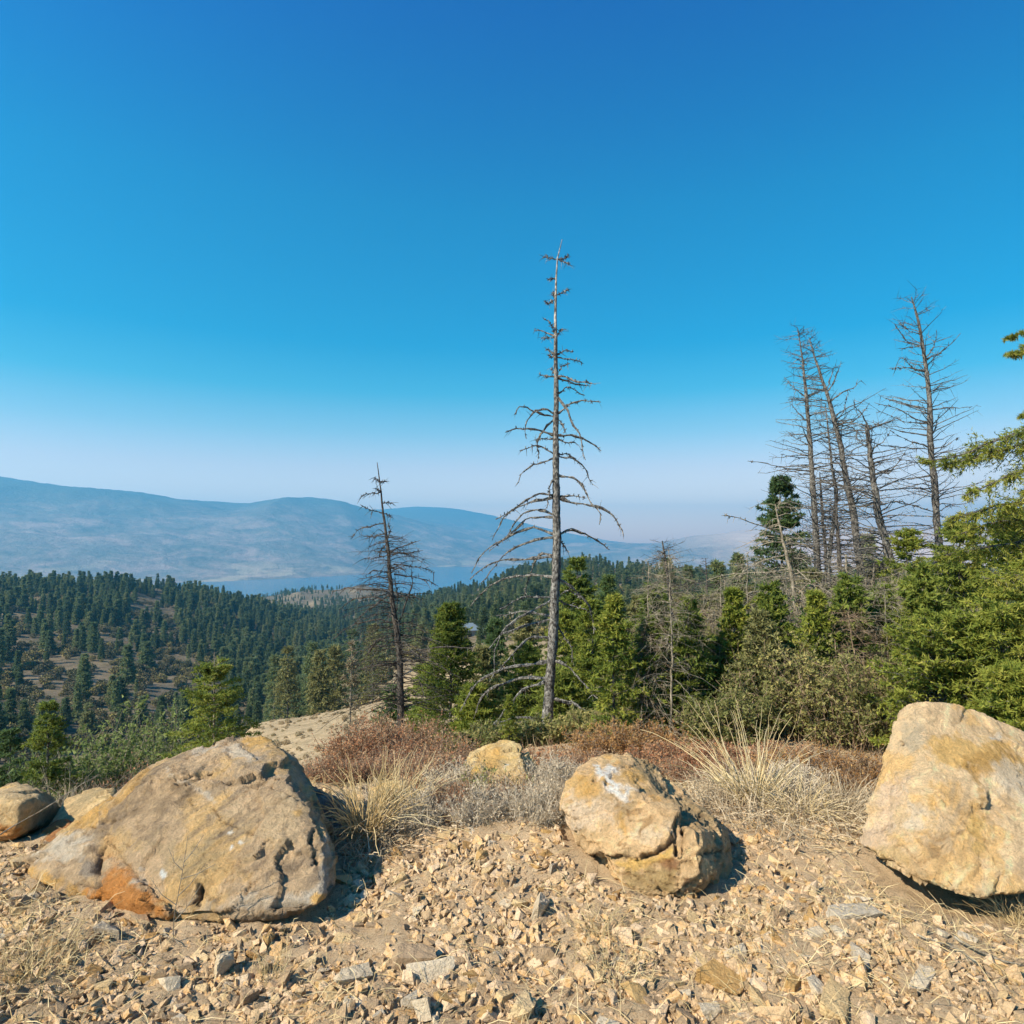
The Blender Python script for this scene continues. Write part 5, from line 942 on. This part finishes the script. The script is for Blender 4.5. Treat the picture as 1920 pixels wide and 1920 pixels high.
def sh(label, px_, top, bot, wpx, d, nst, ntw, nlf, twm, lfm, seed, leaf=.022, name='shrub', cat_='shrub', dp=None, group=None, **kw):
    rg = np.random.RandomState(seed); x, y, zt_ = W(px_, top, d); zb = gz(x, y); wd = wpx*d/F
    if nlf > 2600 and lfm not in (m_redleaf, m_orange): nlf = int(nlf*1.3); leaf *= 1.4
    return shrub(name, label, cat_, x, y, wd*1.15, dp or wd*.8, zt_-zb, rg, nst, ntw, nlf, twm, lfm, leaf, group=group, **kw)
# reddish and brown brush behind the boulders
sh('dense red-brown shrub right behind the large grey-tan boulder', 690, 1350, 0, 130, 7.2, 160, 2600, 15000, m_browntwig, m_redleaf, 1, .020, r0=.005)
sh('twiggy brown shrub at foot of the dark forked dead tree', 750, 1340, 0, 150, 8.5, 140, 2600, 10000, m_browntwig, m_redleaf, 2, .022, r0=.005)
sh('low red-leaved shrub in front of the small yellow boulder', 640, 1425, 0, 150, 5.3, 110, 1500, 9000, m_browntwig, m_redleaf, 3, .015)
sh('red-brown shrub left of the half hidden yellow boulder', 800, 1375, 0, 190, 6.0, 140, 2200, 9000, m_browntwig, m_redleaf, 4, .015)
sh('orange-brown shrub beneath the tall silver snag', 1000, 1405, 0, 230, 7.5, 120, 1800, 8000, m_browntwig, m_redleaf, 5, .02)
sh('brown shrub between the snag and the golden boulder', 1180, 1350, 0, 200, 7.5, 140, 2400, 11000, m_browntwig, m_orange, 6, .02)
sh('rusty brown brush behind the right shoulder of the golden boulder', 1290, 1385, 0, 180, 6.5, 130, 2200, 9000, m_browntwig, m_redleaf, 7, .017)
sh('red-leaved low brush in front of foot of the dark forked dead tree', 735, 1415, 0, 170, 5.6, 120, 1800, 9000, m_browntwig, m_redleaf, 10, .014)
sh('grey twiggy brush behind the half hidden yellow boulder', 1010, 1440, 0, 200, 5.6, 140, 2000, 5000, m_twig, m_redleaf, 11, .013)
BR = {}
for i_, (px_, top, wd, d, tw_, lf_, lab) in enumerate([(640, 1440, 120, 4.9, m_browntwig, m_redleaf, 'rust-red low brush just past right shoulder of the large grey-tan boulder'), (1035, 1470, 110, 4.6, m_wire, m_grey_grass, 'pale wiry brush against left side of the golden boulder'), (1600, 1490, 90, 4.6, m_browntwig, m_orange, 'orange-brown brush touching left side of the leaning boulder'),
    (720, 1425, 130, 5.1, m_browntwig, m_redleaf, 'rust-red low brush behind the small yellow boulder'), (800, 1450, 130, 4.8, m_browntwig, m_redleaf, 'thin reddish brush right of the small yellow boulder'), (860, 1475, 110, 4.5, m_wire, m_grey_grass, 'pale wiry brush in front of left side of the half hidden yellow boulder'),
    (1290, 1440, 120, 5.0, m_browntwig, m_redleaf, 'reddish brush over back of the golden boulder'), (1500, 1470, 130, 4.8, m_wire, m_grey_grass, 'pale wiry brush right of the tall straw clump'), (790, 1492, 110, 3.85, m_wire, m_grey_grass, 'low wiry brush in front of the small yellow boulder'), (905, 1480, 120, 3.8, m_wire, m_grey_grass, 'low wiry brush below the green-leaved sprig'), (1000, 1488, 110, 3.72, m_wire, m_grey_grass, 'low wiry brush at back edge of the rubble mound'),
    (1042, 1478, 80, 3.85, m_wire, m_grey_grass, 'wiry brush in corner between the rubble mound and the golden boulder'), (955, 1470, 120, 4.0, m_browntwig, m_redleaf, 'thin rusty brush over the low wiry brush'),
    (850, 1478, 110, 3.95, m_browntwig, m_redleaf, 'low reddish brush left of the green-leaved sprig'), (1390, 1420, 120, 5.4, m_browntwig, m_redleaf, 'reddish brush just behind the tall straw clump'), (1480, 1425, 130, 5.6, m_browntwig, m_orange, 'orange-brown brush behind right side of the tall straw clump'), (1110, 1405, 120, 5.4, m_browntwig, m_redleaf, 'reddish brush behind left top of the golden boulder'), (560, 1425, 100, 5.4, m_browntwig, m_redleaf, 'brown brush behind top right of the large grey-tan boulder')]):
    x, y, zt_ = W(px_, top, d); g0 = gz(x, y); hh_ = max(zt_-g0, .22); ww_ = wd*d/F
    if lf_ not in BR: BR[lf_] = (shrub('shrub', lab, 'shrub', x, y, ww_*1.15, ww_*.8, hh_, np.random.RandomState(170+i_), 150, 2000, 1500 if tw_ is m_wire else 3600, tw_, lf_, .012, r0=.0024, tw_len=.35), hh_, ww_)
    else:
        src, h0, w0 = BR[lf_]; o = copy_thing(src, (x, y, g0), rgq.uniform(0, 6.28), 1, lab); k_ = ww_/w0; o.scale = (k_, k_, hh_/h0)
sh('orange-red brush left of the leaning boulder', 1570, 1395, 0, 190, 5.6, 150, 2200, 11000, m_browntwig, m_orange, 8, .015)
sh('brown brush in gap behind the tall dry grass clump', 1450, 1390, 0, 200, 6.5, 130, 2200, 8000, m_browntwig, m_redleaf, 9, .017)
# the olive thicket on the right
TH_ = [(1395, 1150, 190, 10.5, m_olive, 'olive shrub below the slim straight dead trunk'), (1480, 1210, 190, 8.5, m_shrubleaf, 'yellow-flecked olive shrub above the tall dry grass clump'), (1600, 1215, 200, 8, m_shrubleaf, 'grey-green shrub left of the top of the leaning boulder'), (1560, 1130, 150, 10.5, m_greenleaf, 'fresh green leafy shrub under the dead stand'),
       (1660, 1120, 190, 10.5, m_shrubleaf, 'olive shrub at foot of the thick broken trunk'), (1300, 1200, 190, 11, m_olive, 'tangled grey-olive shrub behind the golden boulder'), (1230, 1270, 140, 10, m_gold, 'yellow-green low shrub right of the snag foot'), (1740, 1190, 160, 9, m_shrubleaf, 'dim olive shrub behind top of the leaning boulder'),
       (1480, 1070, 180, 15, m_greyleaf, 'grey-brown dead brush under the dense green fir'), (1610, 1075, 220, 15, m_greyleaf, 'brown dead brush among the trunks of the dead stand'), (1690, 1090, 160, 13, m_greyleaf, 'rust-brown dead brush right of the thick broken trunk'), (1290, 1130, 160, 14, m_greyleaf, 'grey dead brush around the dark-tipped dead fir'), (1370, 1290, 150, 8, m_shrubleaf, 'small olive shrub behind the tall dry grass clump'),
       (1085, 1330, 170, 9.5, m_shrubleaf, 'sparse green shrub around foot of the tall silver snag'), (940, 1350, 170, 9.5, m_shrubleaf, 'sparse shrub left of the snag foot with yellowing leaves')]
for i_, (px_, top, wd, d, lf, lab) in enumerate(TH_):
    grey = lf is m_greyleaf
    sh(lab, px_, top, 0, wd, d, 110, 2700 if grey else 1900, 7000 if grey else 14000, m_twig if grey else m_browntwig, lf, 100+i_, .03*d/10 if not grey else .035, r0=.006, lw=.35 if grey else .6, tw_len=.2)
# feathery shrubs on the left
for i_, (px_, top, wd, d, lab) in enumerate([(215, 1362, 95, 20, 'rounded grey-green leafy tree left of the bare-topped fir'), (272, 1340, 95, 22, 'taller grey-green leafy tree beside the bare-topped fir'), (160, 1405, 90, 18, 'low green bushy tree over left shoulder of the large boulder')]):
    sh(lab, px_, top, 0, wd, d, 60, 2600, 15000, m_twig, m_leafy, 130+i_, .075, name='leafy_tree', cat_='small tree', r0=.012, lw=.5, tw_len=.12, group='leafy trees down the left slope')
# yellow-green juniper-like sprays at the right
for i_, (px_, top, wd, d, lab) in enumerate([(1760, 1165, 190, 7.2, 'yellow-green spreading juniper behind left shoulder of the leaning boulder'), (1885, 1150, 190, 6.8, 'yellow-green spreading juniper behind right side of the leaning boulder'), (1900, 1260, 120, 6.2, 'darker low juniper peeping over the right side of the leaning boulder')]):
    fir(lab, px_, top, d, wd*1.25, 140+i_, m_gold, nb=150, nbl=16, per=10, ll=.045, lw=.014, power=.42, e0=.5, droop=.35, z0=.02, ragged=.45, name='juniper', cat_='juniper', rad0=.03)
# grey wiry brush and sprig in the middle
sh('low grey wiry brush between the half hidden yellow boulder and the rubble mound', 960, 1490, 0, 190, 4.35, 220, 2600, 500, m_wire, m_grey_grass, 160, .010, r0=.0022, tw_len=.45)
sh('grey-brown wiry brush right of the small yellow boulder', 845, 1480, 0, 150, 4.4, 150, 1600, 2500, m_wire, m_redleaf, 161, .010, r0=.0022, tw_len=.4)
sh('thin green-leaved sprig growing in front of the half hidden yellow boulder', 915, 1420, 0, 110, 4.25, 12, 160, 620, m_browntwig, m_shrubleaf, 162, .020, r0=.0028, tw_len=.35, lw=.7)
sh('dry grey weeds behind left shoulder of the large grey-tan boulder', 140, 1440, 0, 230, 5.2, 120, 1000, 1500, m_twig, m_greyleaf, 163, .012, r0=.0022, tw_len=.35)
sh('brown twiggy weeds behind top of the large grey-tan boulder', 265, 1425, 0, 160, 5.4, 90, 900, 2600, m_browntwig, m_redleaf, 164, .014, r0=.003)
def bunch(label, px_, py_, d, n, L, rng_seed, lean=(0, 0), wid=.0055, mat_=m_straw, spread=.55, base_r=.10, thatch=0, droop=.5, name='grass_clump'):
    rg = np.random.RandomState(rng_seed); x, y, _z = W(px_, py_, d); zb = gz(x, y); root = thing(name, label, 'grass clump', (x, y, zb))
    a = rg.uniform(0, 6.283, n); S = 8; s = np.linspace(0, 1, S); l_ = L*rg.uniform(.45, 1.05, n); sp_ = spread*rg.uniform(0, 1, n)**.8
    d0 = nrm(np.stack([np.cos(a)*sp_+lean[0], np.sin(a)*sp_+lean[1], np.ones(n)], 1)); P = np.stack([np.cos(a), np.sin(a), 0*a], 1)[:, None]*(base_r*rg.uniform(.1, 1, n))[:, None, None]+d0[:, None]*(l_[:, None]*s)[..., None]
    P[..., :2] += (d0[:, None, :2])*(l_[:, None]*s**2*.25)[..., None]; P[..., 2] -= (l_*(.05+droop*sp_))[:, None]*s**2.2*.6; P[:, 1:] += np.cumsum(rg.normal(size=(n, S-1, 3))*.008, 1)
    P[..., 2] = np.maximum(P[..., 2], -.02+.03*rg.uniform(size=(n, 1)))
    parts = [tubes(P, (wid*.5*rg.uniform(.6, 1.2, n))[:, None]*np.linspace(1, .3, S)[None], 3)]
    v, f = cat(parts); link('stalks', mesh('stalks', v, f, mat_, {'tint': rg.uniform(0, 1, (len(v)//(S*3), 1)).repeat(S*3, 1).ravel()}), root)
    if thatch:
        m_ = thatch; a = rg.uniform(0, 6.283, m_); r_ = base_r*3.2*np.sqrt(rg.uniform(0, 1, m_)); b0 = np.stack([np.cos(a)*r_, np.sin(a)*r_, rg.uniform(0, .10, m_)*np.clip(1-r_/(base_r*4), .2, 1)], 1); D = nrm(np.stack([np.cos(a)*.6, np.sin(a)*.6, 0*a+.1], 1)+rg.normal(size=(m_, 3))*.6); l2 = rg.uniform(.05, .18, m_)
        Q = np.stack([b0, b0+D*l2[:, None]*.5+[0, 0, .015], b0+D*l2[:, None]], 1); v, f = ribbons(Q, np.tile([.0045, .004, .002], (m_, 1)), rg); link('thatch', mesh('thatch', v, f, m_grey_grass, {'tint': rg.uniform(0, 1, (m_, 1)).repeat(6, 1).ravel()}), root)
    return root
bunch('tall dry straw grass clump between the golden boulder and the leaning boulder', 1410, 1545, 4.25, 95, .68, 1, lean=(-.14, 0), spread=.78, thatch=1600, base_r=.13, wid=.0075, mat_=m_goldstraw)
bunch('dry straw grass clump in shadow against right end of the large grey-tan boulder', 690, 1585, 3.75, 170, .55, 2, lean=(.14, -.15), wid=.007, spread=.9, thatch=900, base_r=.09, droop=.9)
bunch('pale straw grass clump around the small yellow boulder', 745, 1545, 4.05, 110, .42, 3, lean=(.15, 0), spread=.7, thatch=700, base_r=.1)
bunch('sparse dry grass clump at right foot of the tall grass', 1500, 1580, 4.0, 110, .28, 4, spread=1.2, thatch=1300, base_r=.16, droop=.9)
bunch('low dry grass clump beside left edge of the leaning boulder', 1580, 1560, 4.1, 120, .30, 5, spread=1.0, thatch=1100, base_r=.14, mat_=m_grey_grass)
bunch('dry grass clump between the leftmost boulder and the slab', 110, 1500, 4.3, 130, .26, 6, spread=.9, thatch=700, base_r=.12, mat_=m_grey_grass)
bunch('sparse straw tuft among the stones at the bottom centre', 1150, 1850, 2.55, 110, .16, 7, spread=1.0, wid=.0028, base_r=.12, thatch=0)
bunch('straw tuft at the lower left of the gravel', 60, 1840, 2.55, 120, .22, 8, spread=1.0, wid=.003, base_r=.14)
bunch('small straw tuft below the upright brown stone', 510, 1830, 2.6, 50, .20, 9, spread=.5, wid=.0025, base_r=.04)
bunch('small straw tuft right of the rubble mound', 1130, 1760, 2.8, 70, .15, 10, spread=1.0, wid=.0028, base_r=.1)
bunch('wispy straw tuft in front of the golden boulder', 1420, 1760, 2.8, 60, .14, 11, spread=1.2, wid=.0025, base_r=.12)
bunch('small straw tuft on the dirt beside the leaning boulder shadow', 1900, 1700, 2.95, 60, .2, 12, spread=1.0, wid=.003, base_r=.05, lean=(-.5, 0))
# fallen twigs on the gravel
for i_, (pts, r_, lab) in enumerate([([(0, 1565), (90, 1515), (180, 1455)], .004, 'thin bare twig leaning beside the leftmost boulder'), ([(0, 1660), (60, 1612), (150, 1560)], .003, 'pale twig lying up against left tip of the large boulder'), ([(1790, 1785), (1860, 1810), (1925, 1812)], .006, 'bare grey stick lying on the dirt at the right edge'),
        ([(240, 1762), (300, 1748), (330, 1765)], .003, 'small grey twig under the front of the large boulder'), ([(0, 1700), (60, 1690), (130, 1730)], .003, 'grey twig on the gravel at the left edge'), ([(20, 1800), (140, 1770), (260, 1745)], .003, 'long pale twig on the gravel left of the grey-white stone'), ([(1720, 1790), (1790, 1800), (1850, 1840)], .004, 'thin grey twig beside the white stone')]):
    rg = np.random.RandomState(200+i_); P = []
    for (a, b_) in pts:
        x, y, _z = WZ(a, b_, .03); P.append((x, y, gz(x, y)+.025))
    if i_ < 2: P = [W(a, b_, 3.55+.12*k) for k, (a, b_) in enumerate(pts)]
    P = smoothline(P, 12); c = P[0].copy(); P = P-c; P[1:] += np.cumsum(rg.normal(size=(11, 3))*[.006, .006, .002], 0); v, f = cat([tubes(P[None], np.linspace(r_, r_*.4, 12)[None], 5), twigs_on(P[None], rg, 7, .04, .16, r_*.35, 0)])
    tag(link('twig', mesh('twig', v, f, m_twig, {'lichen': np.zeros(len(v))}), None, tuple(c)), lab, 'twig')
# a dry weed stalk standing in front of the large boulder
rg = np.random.RandomState(222); x, y, _z = WZ(325, 1765, 0); root = thing('weed', 'thin bare weed stalk rising in front of the large grey-tan boulder', 'weed', (x, y, gz(x, y)))
P = smoothline([(0, 0, 0), (.0, 0, .12), (.02, .02, .28), (.03, .04, .42)], 14); K = [P]
for (h_, dx, dz) in [(3, .1, .14), (5, -.12, .10), (6, .10, .12), (8, .13, .05), (9, -.07, .08), (10, .07, .1)]: K.append(smoothline([P[h_], P[h_]+[dx*.5, 0, dz*.4], P[h_]+[dx, .02, dz]], 14))
v, f = cat([tubes(np.array(K), np.tile(np.linspace(.0022, .0009, 14), (len(K), 1)), 4), twigs_on(np.array(K), rg, 5, .02, .07, .0008, 0)])
link('stalk', mesh('stalk', v, f, m_twig, {'lichen': np.zeros(len(v))}), root)
# loose dry grass litter over the rubble
rg = np.random.RandomState(5); n = 30000; y = rg.uniform(1.9, 5.6, n); x = rg.uniform(-.85, .85, n)*y
wgt = .25+.9*np.clip(pnoise(np.stack([x*1.3, y*1.3, 0*x+4], 1))+.1, 0, 1)+.6*((x > .45*y) & (y > 2.5))+.8*(y > 4.1)+.4*((x < -.62*y)); kp = rg.uniform(0, 1.6, n) < wgt; kp &= np.array([not inside(a, b_, .01) for a, b_ in zip(x, y)])
x, y = x[kp], y[kp]; n = len(x); zz = zt(x, y); a = rg.uniform(0, 6.283, n); up = rg.uniform(0, 1, n)**2.2*1.6; D = nrm(np.stack([np.cos(a), np.sin(a), up], 1)); L = rg.uniform(.04, .15, n)
b0 = np.stack([x, y, zz+.008+rg.uniform(0, .02, n)], 1); Q = np.stack([b0, b0+D*L[:, None]*.5+[0, 0, .008], b0+D*L[:, None]-np.array([0, 0, .02])*up[:, None]], 1)
v, f = ribbons(Q, np.tile([.0023, .002, .001], (n, 1)), rg); tag(link('dry_grass', mesh('dry_grass', v, f, m_straw, {'tint': rg.uniform(0, 1, (n, 1)).repeat(6, 1).ravel()})), kind='stuff')
# low scrub carpet over the slope behind the boulders
rg = np.random.RandomState(6); n = 24000; r_ = np.exp(rg.uniform(math.log(5.0), math.log(34), n)); a = rg.uniform(-.72, .72, n); x = r_*np.sin(a); y = r_*np.cos(a); zz = zt(x, y); sc__ = np.clip(r_/9, .6, 3)
b0 = np.stack([x, y, zz-.02], 1)+rg.normal(size=(n, 3))*[.02, .02, 0]; D = nrm(rg.normal(size=(n, 3))*.75+[0, 0, .8]); L = rg.uniform(.06, .26, n)*sc__**.6
Q = np.stack([b0, b0+D*L[:, None]*.55, b0+D*L[:, None]+rg.normal(size=(n, 3))*.03], 1); v, f = ribbons(Q, np.stack([.005*sc__, .006*sc__, .002*sc__], 1), rg)
m_scrub = leafmat('dry_scrub', [(0, (.16, .09, .05)), (.35, (.28, .19, .11)), (.7, (.40, .31, .18)), (1, (.22, .20, .08))], .2, scale=.6)
tag(link('slope_scrub', mesh('slope_scrub', v, f, m_scrub, {'tint': rg.uniform(0, 1, (n, 1)).repeat(6, 1).ravel()})), kind='stuff')

# ------------------------------------------------------------------ distant forest
def far_proto(seed, H, R, nb, nbl, per, ll, lw, power, leaf, nm='conifer', **kw):
    rg = np.random.RandomState(seed); tr, br, fo_ = conifer(H, R, rg, nb, nbl, per, ll, lw, power=power, z0=.1, ragged=.4, **kw)
    v, f = cat([tr]); tri = np.concatenate([f[:, :3], f[:, [0, 2, 3]]]); V = np.concatenate([v, fo_[0]]); F3 = np.concatenate([tri, fo_[1]+len(v)])
    mi = np.r_[np.zeros(len(tri)), np.ones(len(fo_[1]))]; t_ = np.r_[np.zeros(len(v)), fo_[2]]
    return mesh(nm, V, F3, [m_bark, leaf], {'tint': t_, 'lichen': np.zeros(len(V))}, mi=mi)
PR = [far_proto(1, 10, 1.9, 70, 7, 7, .62, .30, 1.05, m_far), far_proto(2, 10, 1.6, 70, 7, 7, .58, .28, 1.15, m_far), far_proto(3, 10, 2.4, 70, 7, 8, .66, .32, .85, m_far), far_proto(4, 10, 1.3, 65, 6, 6, .5, .26, 1.0, m_far), far_proto(5, 10, 2.1, 70, 8, 7, .65, .30, .95, m_far)]
PB = []
m_hillbush = leafmat('valley_shrub_leaves', [(0, (.07, .075, .035)), (.5, (.13, .12, .06)), (.8, (.17, .12, .07)), (1, (.26, .22, .06))], .15, rnd=.9, scale=.05)
for k in range(3):
    rg = np.random.RandomState(30+k); n = 420; P = nrm(rg.normal(size=(n, 3)))*rg.uniform(.3, 1, (n, 1))**.5*[1, 1, .8]+[0, 0, .7]; D = nrm(rg.normal(size=(n, 3))); Wv = nrm(np.cross(D, rg.normal(size=(n, 3))))*.09
    PB.append(mesh('bush', np.stack([P-Wv, P+Wv, P+D*.28], 1).reshape(-1, 3), np.arange(n*3).reshape(-1, 3), m_hillbush, {'tint': np.repeat(rg.uniform(0, 1, n), 3)}))
rg = np.random.RandomState(99)
def region(n, px0, px1, r0, r1, dens):
    p = rg.uniform(px0, px1, n); r = np.sqrt(rg.uniform(r0*r0, r1*r1, n)); a = np.arctan((p-960)/F); x = r*np.sin(a); y = r*np.cos(a)
    k = rg.uniform(size=n) < dens(p, r, x, y); return x[k], y[k], p[k], r[k]
def nz(x, y, s, o=0): return fbm(np.stack([x/s, y/s, 0*x+o], 1), 3)
def d1(p, r, x, y):
    # left valley and hill: dense on the right flank and near the crest, open scrub on the lower left
    crest = 650; d = np.clip(.42+nz(x, y, 55)*1.1, .05, 1); d = np.where((p > 420), np.clip(d+.5, 0, 1), d); d = np.where(r > 560, np.clip(d+.15, 0, 1), d); d = np.where((r < 420) & (p < 400), d*.55, d)
    return np.where((r < 140) & (p > 430), 0, d)
def d2(p, r, x, y):
    bare = (r < 215) & (p > 740) & (nz(x, y, 40, 7) > -.15); return np.where(bare, .04, np.clip(.62+nz(x, y, 70, 2)*.9, .05, 1))
X1 = region(4600, -250, 640, 150, 800, d1); X2 = region(9000, 600, 1500, 130, 1000, d2); X3 = region(1500, 430, 860, 900, 1500, lambda p, r, x, y: np.clip(.65+nz(x, y, 120, 5)*1.2, .05, 1)); X4 = region(900, 1300, 2100, 60, 500, lambda p, r, x, y: .6+0*p); 
x, y, p, r = [np.concatenate([a[i] for a in (X1, X2, X3, X4)]) for i in range(4)]
hh = (4.5+10.5*rg.beta(2.2, 1.8, len(x)))*np.where(r > 880, .62, np.where(r < 260, .75, 1.))*np.where(p > 640, .85, 1.0); zz = zt(x, y)-.2
pxs, pys = proj(np.stack([x, y, zz+hh], 1)); inview = (pxs > -30) & (pxs < 1950); size = hh/r
vis = inview & (p < 1250); order = np.argsort(-np.where(vis, size, 0)); ind = order[:290]; rest = order[290:]
def zlab(p_, r_, h_):
    t_ = 'tall' if h_ > 11 else 'mid-height' if h_ > 8.7 else 'short'
    w_ = ('below the left forested hill at the far left' if p_ < 130 else 'in the valley left of the bare-topped fir' if p_ < 330 else 'in the valley behind the bare-topped fir' if p_ < 450 else 'below the crest of the tan slope' if p_ < 600 else 'behind the dark forked dead tree' if p_ < 800 else 'behind the tall silver snag' if p_ < 1050 else 'behind the firs right of the snag')
    dd = 'lowest' if r_ < 110 else 'lower' if r_ < 160 else 'higher'
    return f'{t_} dark conifer {w_}, {dd} on the slope', f'conifers {w_}'
for i_ in ind:
    lab, grp = zlab(p[i_], r[i_], hh[i_]); s = hh[i_]/10
    o = link('conifer', PR[rg.randint(5)], None, (x[i_], y[i_], zz[i_])); o.rotation_euler = (0, 0, rg.uniform(0, 6.28)); o.scale = (s*rg.uniform(.85, 1.2),)*2+(s,); tag(o, lab, 'conifer', grp)
def gn_scatter(name, P, S, protos, seed):
    me = bpy.data.meshes.new(name); me.vertices.add(len(P)); me.vertices.foreach_set('co', np.asarray(P, np.float32).ravel())
    at = me.attributes.new('size', 'FLOAT', 'POINT'); at.data.foreach_set('value', np.asarray(S, np.float32)); me.update()
    o = link(name, me); tag(o, kind='stuff')
    g_ = bpy.data.node_groups.new(name, 'GeometryNodeTree'); g_.interface.new_socket('Geometry', in_out='INPUT', socket_type='NodeSocketGeometry'); g_.interface.new_socket('Geometry', in_out='OUTPUT', socket_type='NodeSocketGeometry')
    gi = g_.nodes.new('NodeGroupInput'); go = g_.nodes.new('NodeGroupOutput'); gg = g_.nodes.new('GeometryNodeGeometryToInstance')
    for pm in protos:
        po = bpy.data.objects.new(name+'_source', pm); oi = g_.nodes.new('GeometryNodeObjectInfo'); oi.inputs['Object'].default_value = po; oi.inputs['As Instance'].default_value = True
        g_.links.new(oi.outputs['Geometry'], gg.inputs[0])
    ins = g_.nodes.new('GeometryNodeInstanceOnPoints'); g_.links.new(gi.outputs[0], ins.inputs['Points'])
    # gather the sources into one set of pickable instances
    jn = g_.nodes.new('GeometryNodeJoinGeometry')
    for l in list(g_.links):
        if l.to_node == gg: src = l.from_socket; g_.links.remove(l); g_.links.new(src, jn.inputs[0])
    g_.nodes.remove(gg); g_.links.new(jn.outputs[0], ins.inputs['Instance']); ins.inputs['Pick Instance'].default_value = True
    ri = g_.nodes.new('FunctionNodeRandomValue'); ri.data_type = 'INT'; ri.inputs['Min'].default_value = 0; ri.inputs['Max'].default_value = len(protos)-1; ri.inputs['Seed'].default_value = seed
    g_.links.new([q for q in ri.outputs if q.type == 'INT'][0], ins.inputs['Instance Index'])
    rr = g_.nodes.new('FunctionNodeRandomValue'); rr.data_type = 'FLOAT_VECTOR'; rr.inputs[0].default_value = (0, 0, 0); rr.inputs[1].default_value = (0, 0, 6.283); g_.links.new(rr.outputs[0], ins.inputs['Rotation'])
    na = g_.nodes.new('GeometryNodeInputNamedAttribute'); na.data_type = 'FLOAT'; na.inputs['Name'].default_value = 'size'; g_.links.new(na.outputs['Attribute'], ins.inputs['Scale']); g_.links.new(ins.outputs[0], go.inputs[0])
    o.modifiers.new('scatter', 'NODES').node_group = g_
    return o
gn_scatter('far_forest', np.stack([x, y, zz], 1)[rest], hh[rest]/10, PR, 3)
b1 = region(5200, -250, 700, 60, 640, lambda p, r, x, y: np.clip(.7+nz(x, y, 40, 9)*.8, .1, 1)*np.where((r < 125) & (p > 430), .03, 1)); b2 = region(2600, 700, 1500, 130, 600, lambda p, r, x, y: .5+0*p); b3 = region(900, 1150, 2300, 55, 110, lambda p, r, x, y: .7+0*p)
bx, by, br_ = [np.concatenate([b1[i], b2[i], b3[i]]) for i in (0, 1, 3)]
gn_scatter('valley_scrub', np.stack([bx, by, zt(bx, by)-.1], 1), rg.uniform(.7, 2.4, len(bx)), PB, 4)

bs = region(3200, 400, 1000, 34, 125, lambda p, r, x, y: np.clip(.5+nz(x, y, 9, 21)*1.4, .05, 1))
PT = []
m_tuft = leafmat('slope_tuft_grass', [(0, (.34, .26, .15)), (.5, (.46, .35, .21)), (.85, (.34, .25, .14)), (1, (.22, .20, .10))], .2, rnd=.9, scale=.3)
for me_ in PB: m2 = me_.copy(); m2.materials.clear(); m2.materials.append(m_tuft); PT.append(m2)
gn_scatter('slope_tufts', np.stack([bs[0], bs[1], zt(bs[0], bs[1])-.08], 1), rg.uniform(.05, .20, len(bs[0]))*rg.choice([1, 1, 1, 1, 1.8], len(bs[0])), PT, 6)
# small house with a blue-grey metal roof among the trees
x, y, _z = W(884, 1186, 185); zb = gz(x, y); hz0 = W(884, 1196, 185)[2]; zb = min(zb, hz0)
root = thing('house', 'small house with blue-grey metal roof half hidden among the trees', 'house', (x, y, zb), .35)
m_roof, t, b = newmat('metal_roof', .8, .2); b.inputs['Base Color'].default_value = (.13, .17, .21, 1)
m_wall, t, b = newmat('house_wall', .9, .2); t.links.new(ramp(t, noise(t, 3, 3), [(.3, (.34, .30, .25)), (.7, (.40, .36, .30))]), b.inputs['Base Color'])
m_glass, t, b = newmat('window_glass', .1, .6); b.inputs['Base Color'].default_value = (.02, .03, .04, 1)
hw, hd_, wh, rh = 3.0, 2.4, max(2.3, hz0-zb+.6), 1.7
def boxm(nm, x0, x1, y0, y1, z0_, z1_, m_, par):
    V = [(a, b_, c) for c in (z0_, z1_) for b_ in (y0, y1) for a in (x0, x1)]
    return link(nm, mesh(nm, V, [(0, 2, 3, 1), (4, 5, 7, 6), (0, 1, 5, 4), (2, 6, 7, 3), (0, 4, 6, 2), (1, 3, 7, 5)], m_), par)
boxm('wall', -hw, hw, -hd_, hd_, 0, wh, m_wall, root)
V = []; 
for zo in (0, .12): V += [(-hw-.3, -hd_-.4, wh-.05+zo), (hw+.3, -hd_-.4, wh-.05+zo), (hw+.3, 0, wh+rh+zo), (-hw-.3, 0, wh+rh+zo), (hw+.3, hd_+.4, wh-.05+zo), (-hw-.3, hd_+.4, wh-.05+zo)]
link('roof', mesh('roof', V, [(6, 7, 8, 9), (9, 8, 10, 11), (3, 2, 1, 0), (5, 4, 2, 3), (0, 1, 7, 6), (1, 2, 8, 7), (2, 4, 10, 8), (4, 5, 11, 10), (5, 3, 9, 11), (3, 0, 6, 9)], m_roof), root)
boxm('window', -1.6, -.6, -hd_-.03, -hd_-.005, wh-1.7, wh-.7, m_glass, root); boxm('window', .7, 1.7, -hd_-.03, -hd_-.005, wh-1.7, wh-.7, m_glass, root)

print('TRIS', sum(sum(len(p.vertices)-2 for p in m.polygons) if len(m.polygons) < 1 else int((np.array([0])+len(m.loops)-2*len(m.polygons))[0]) for m in bpy.data.meshes))
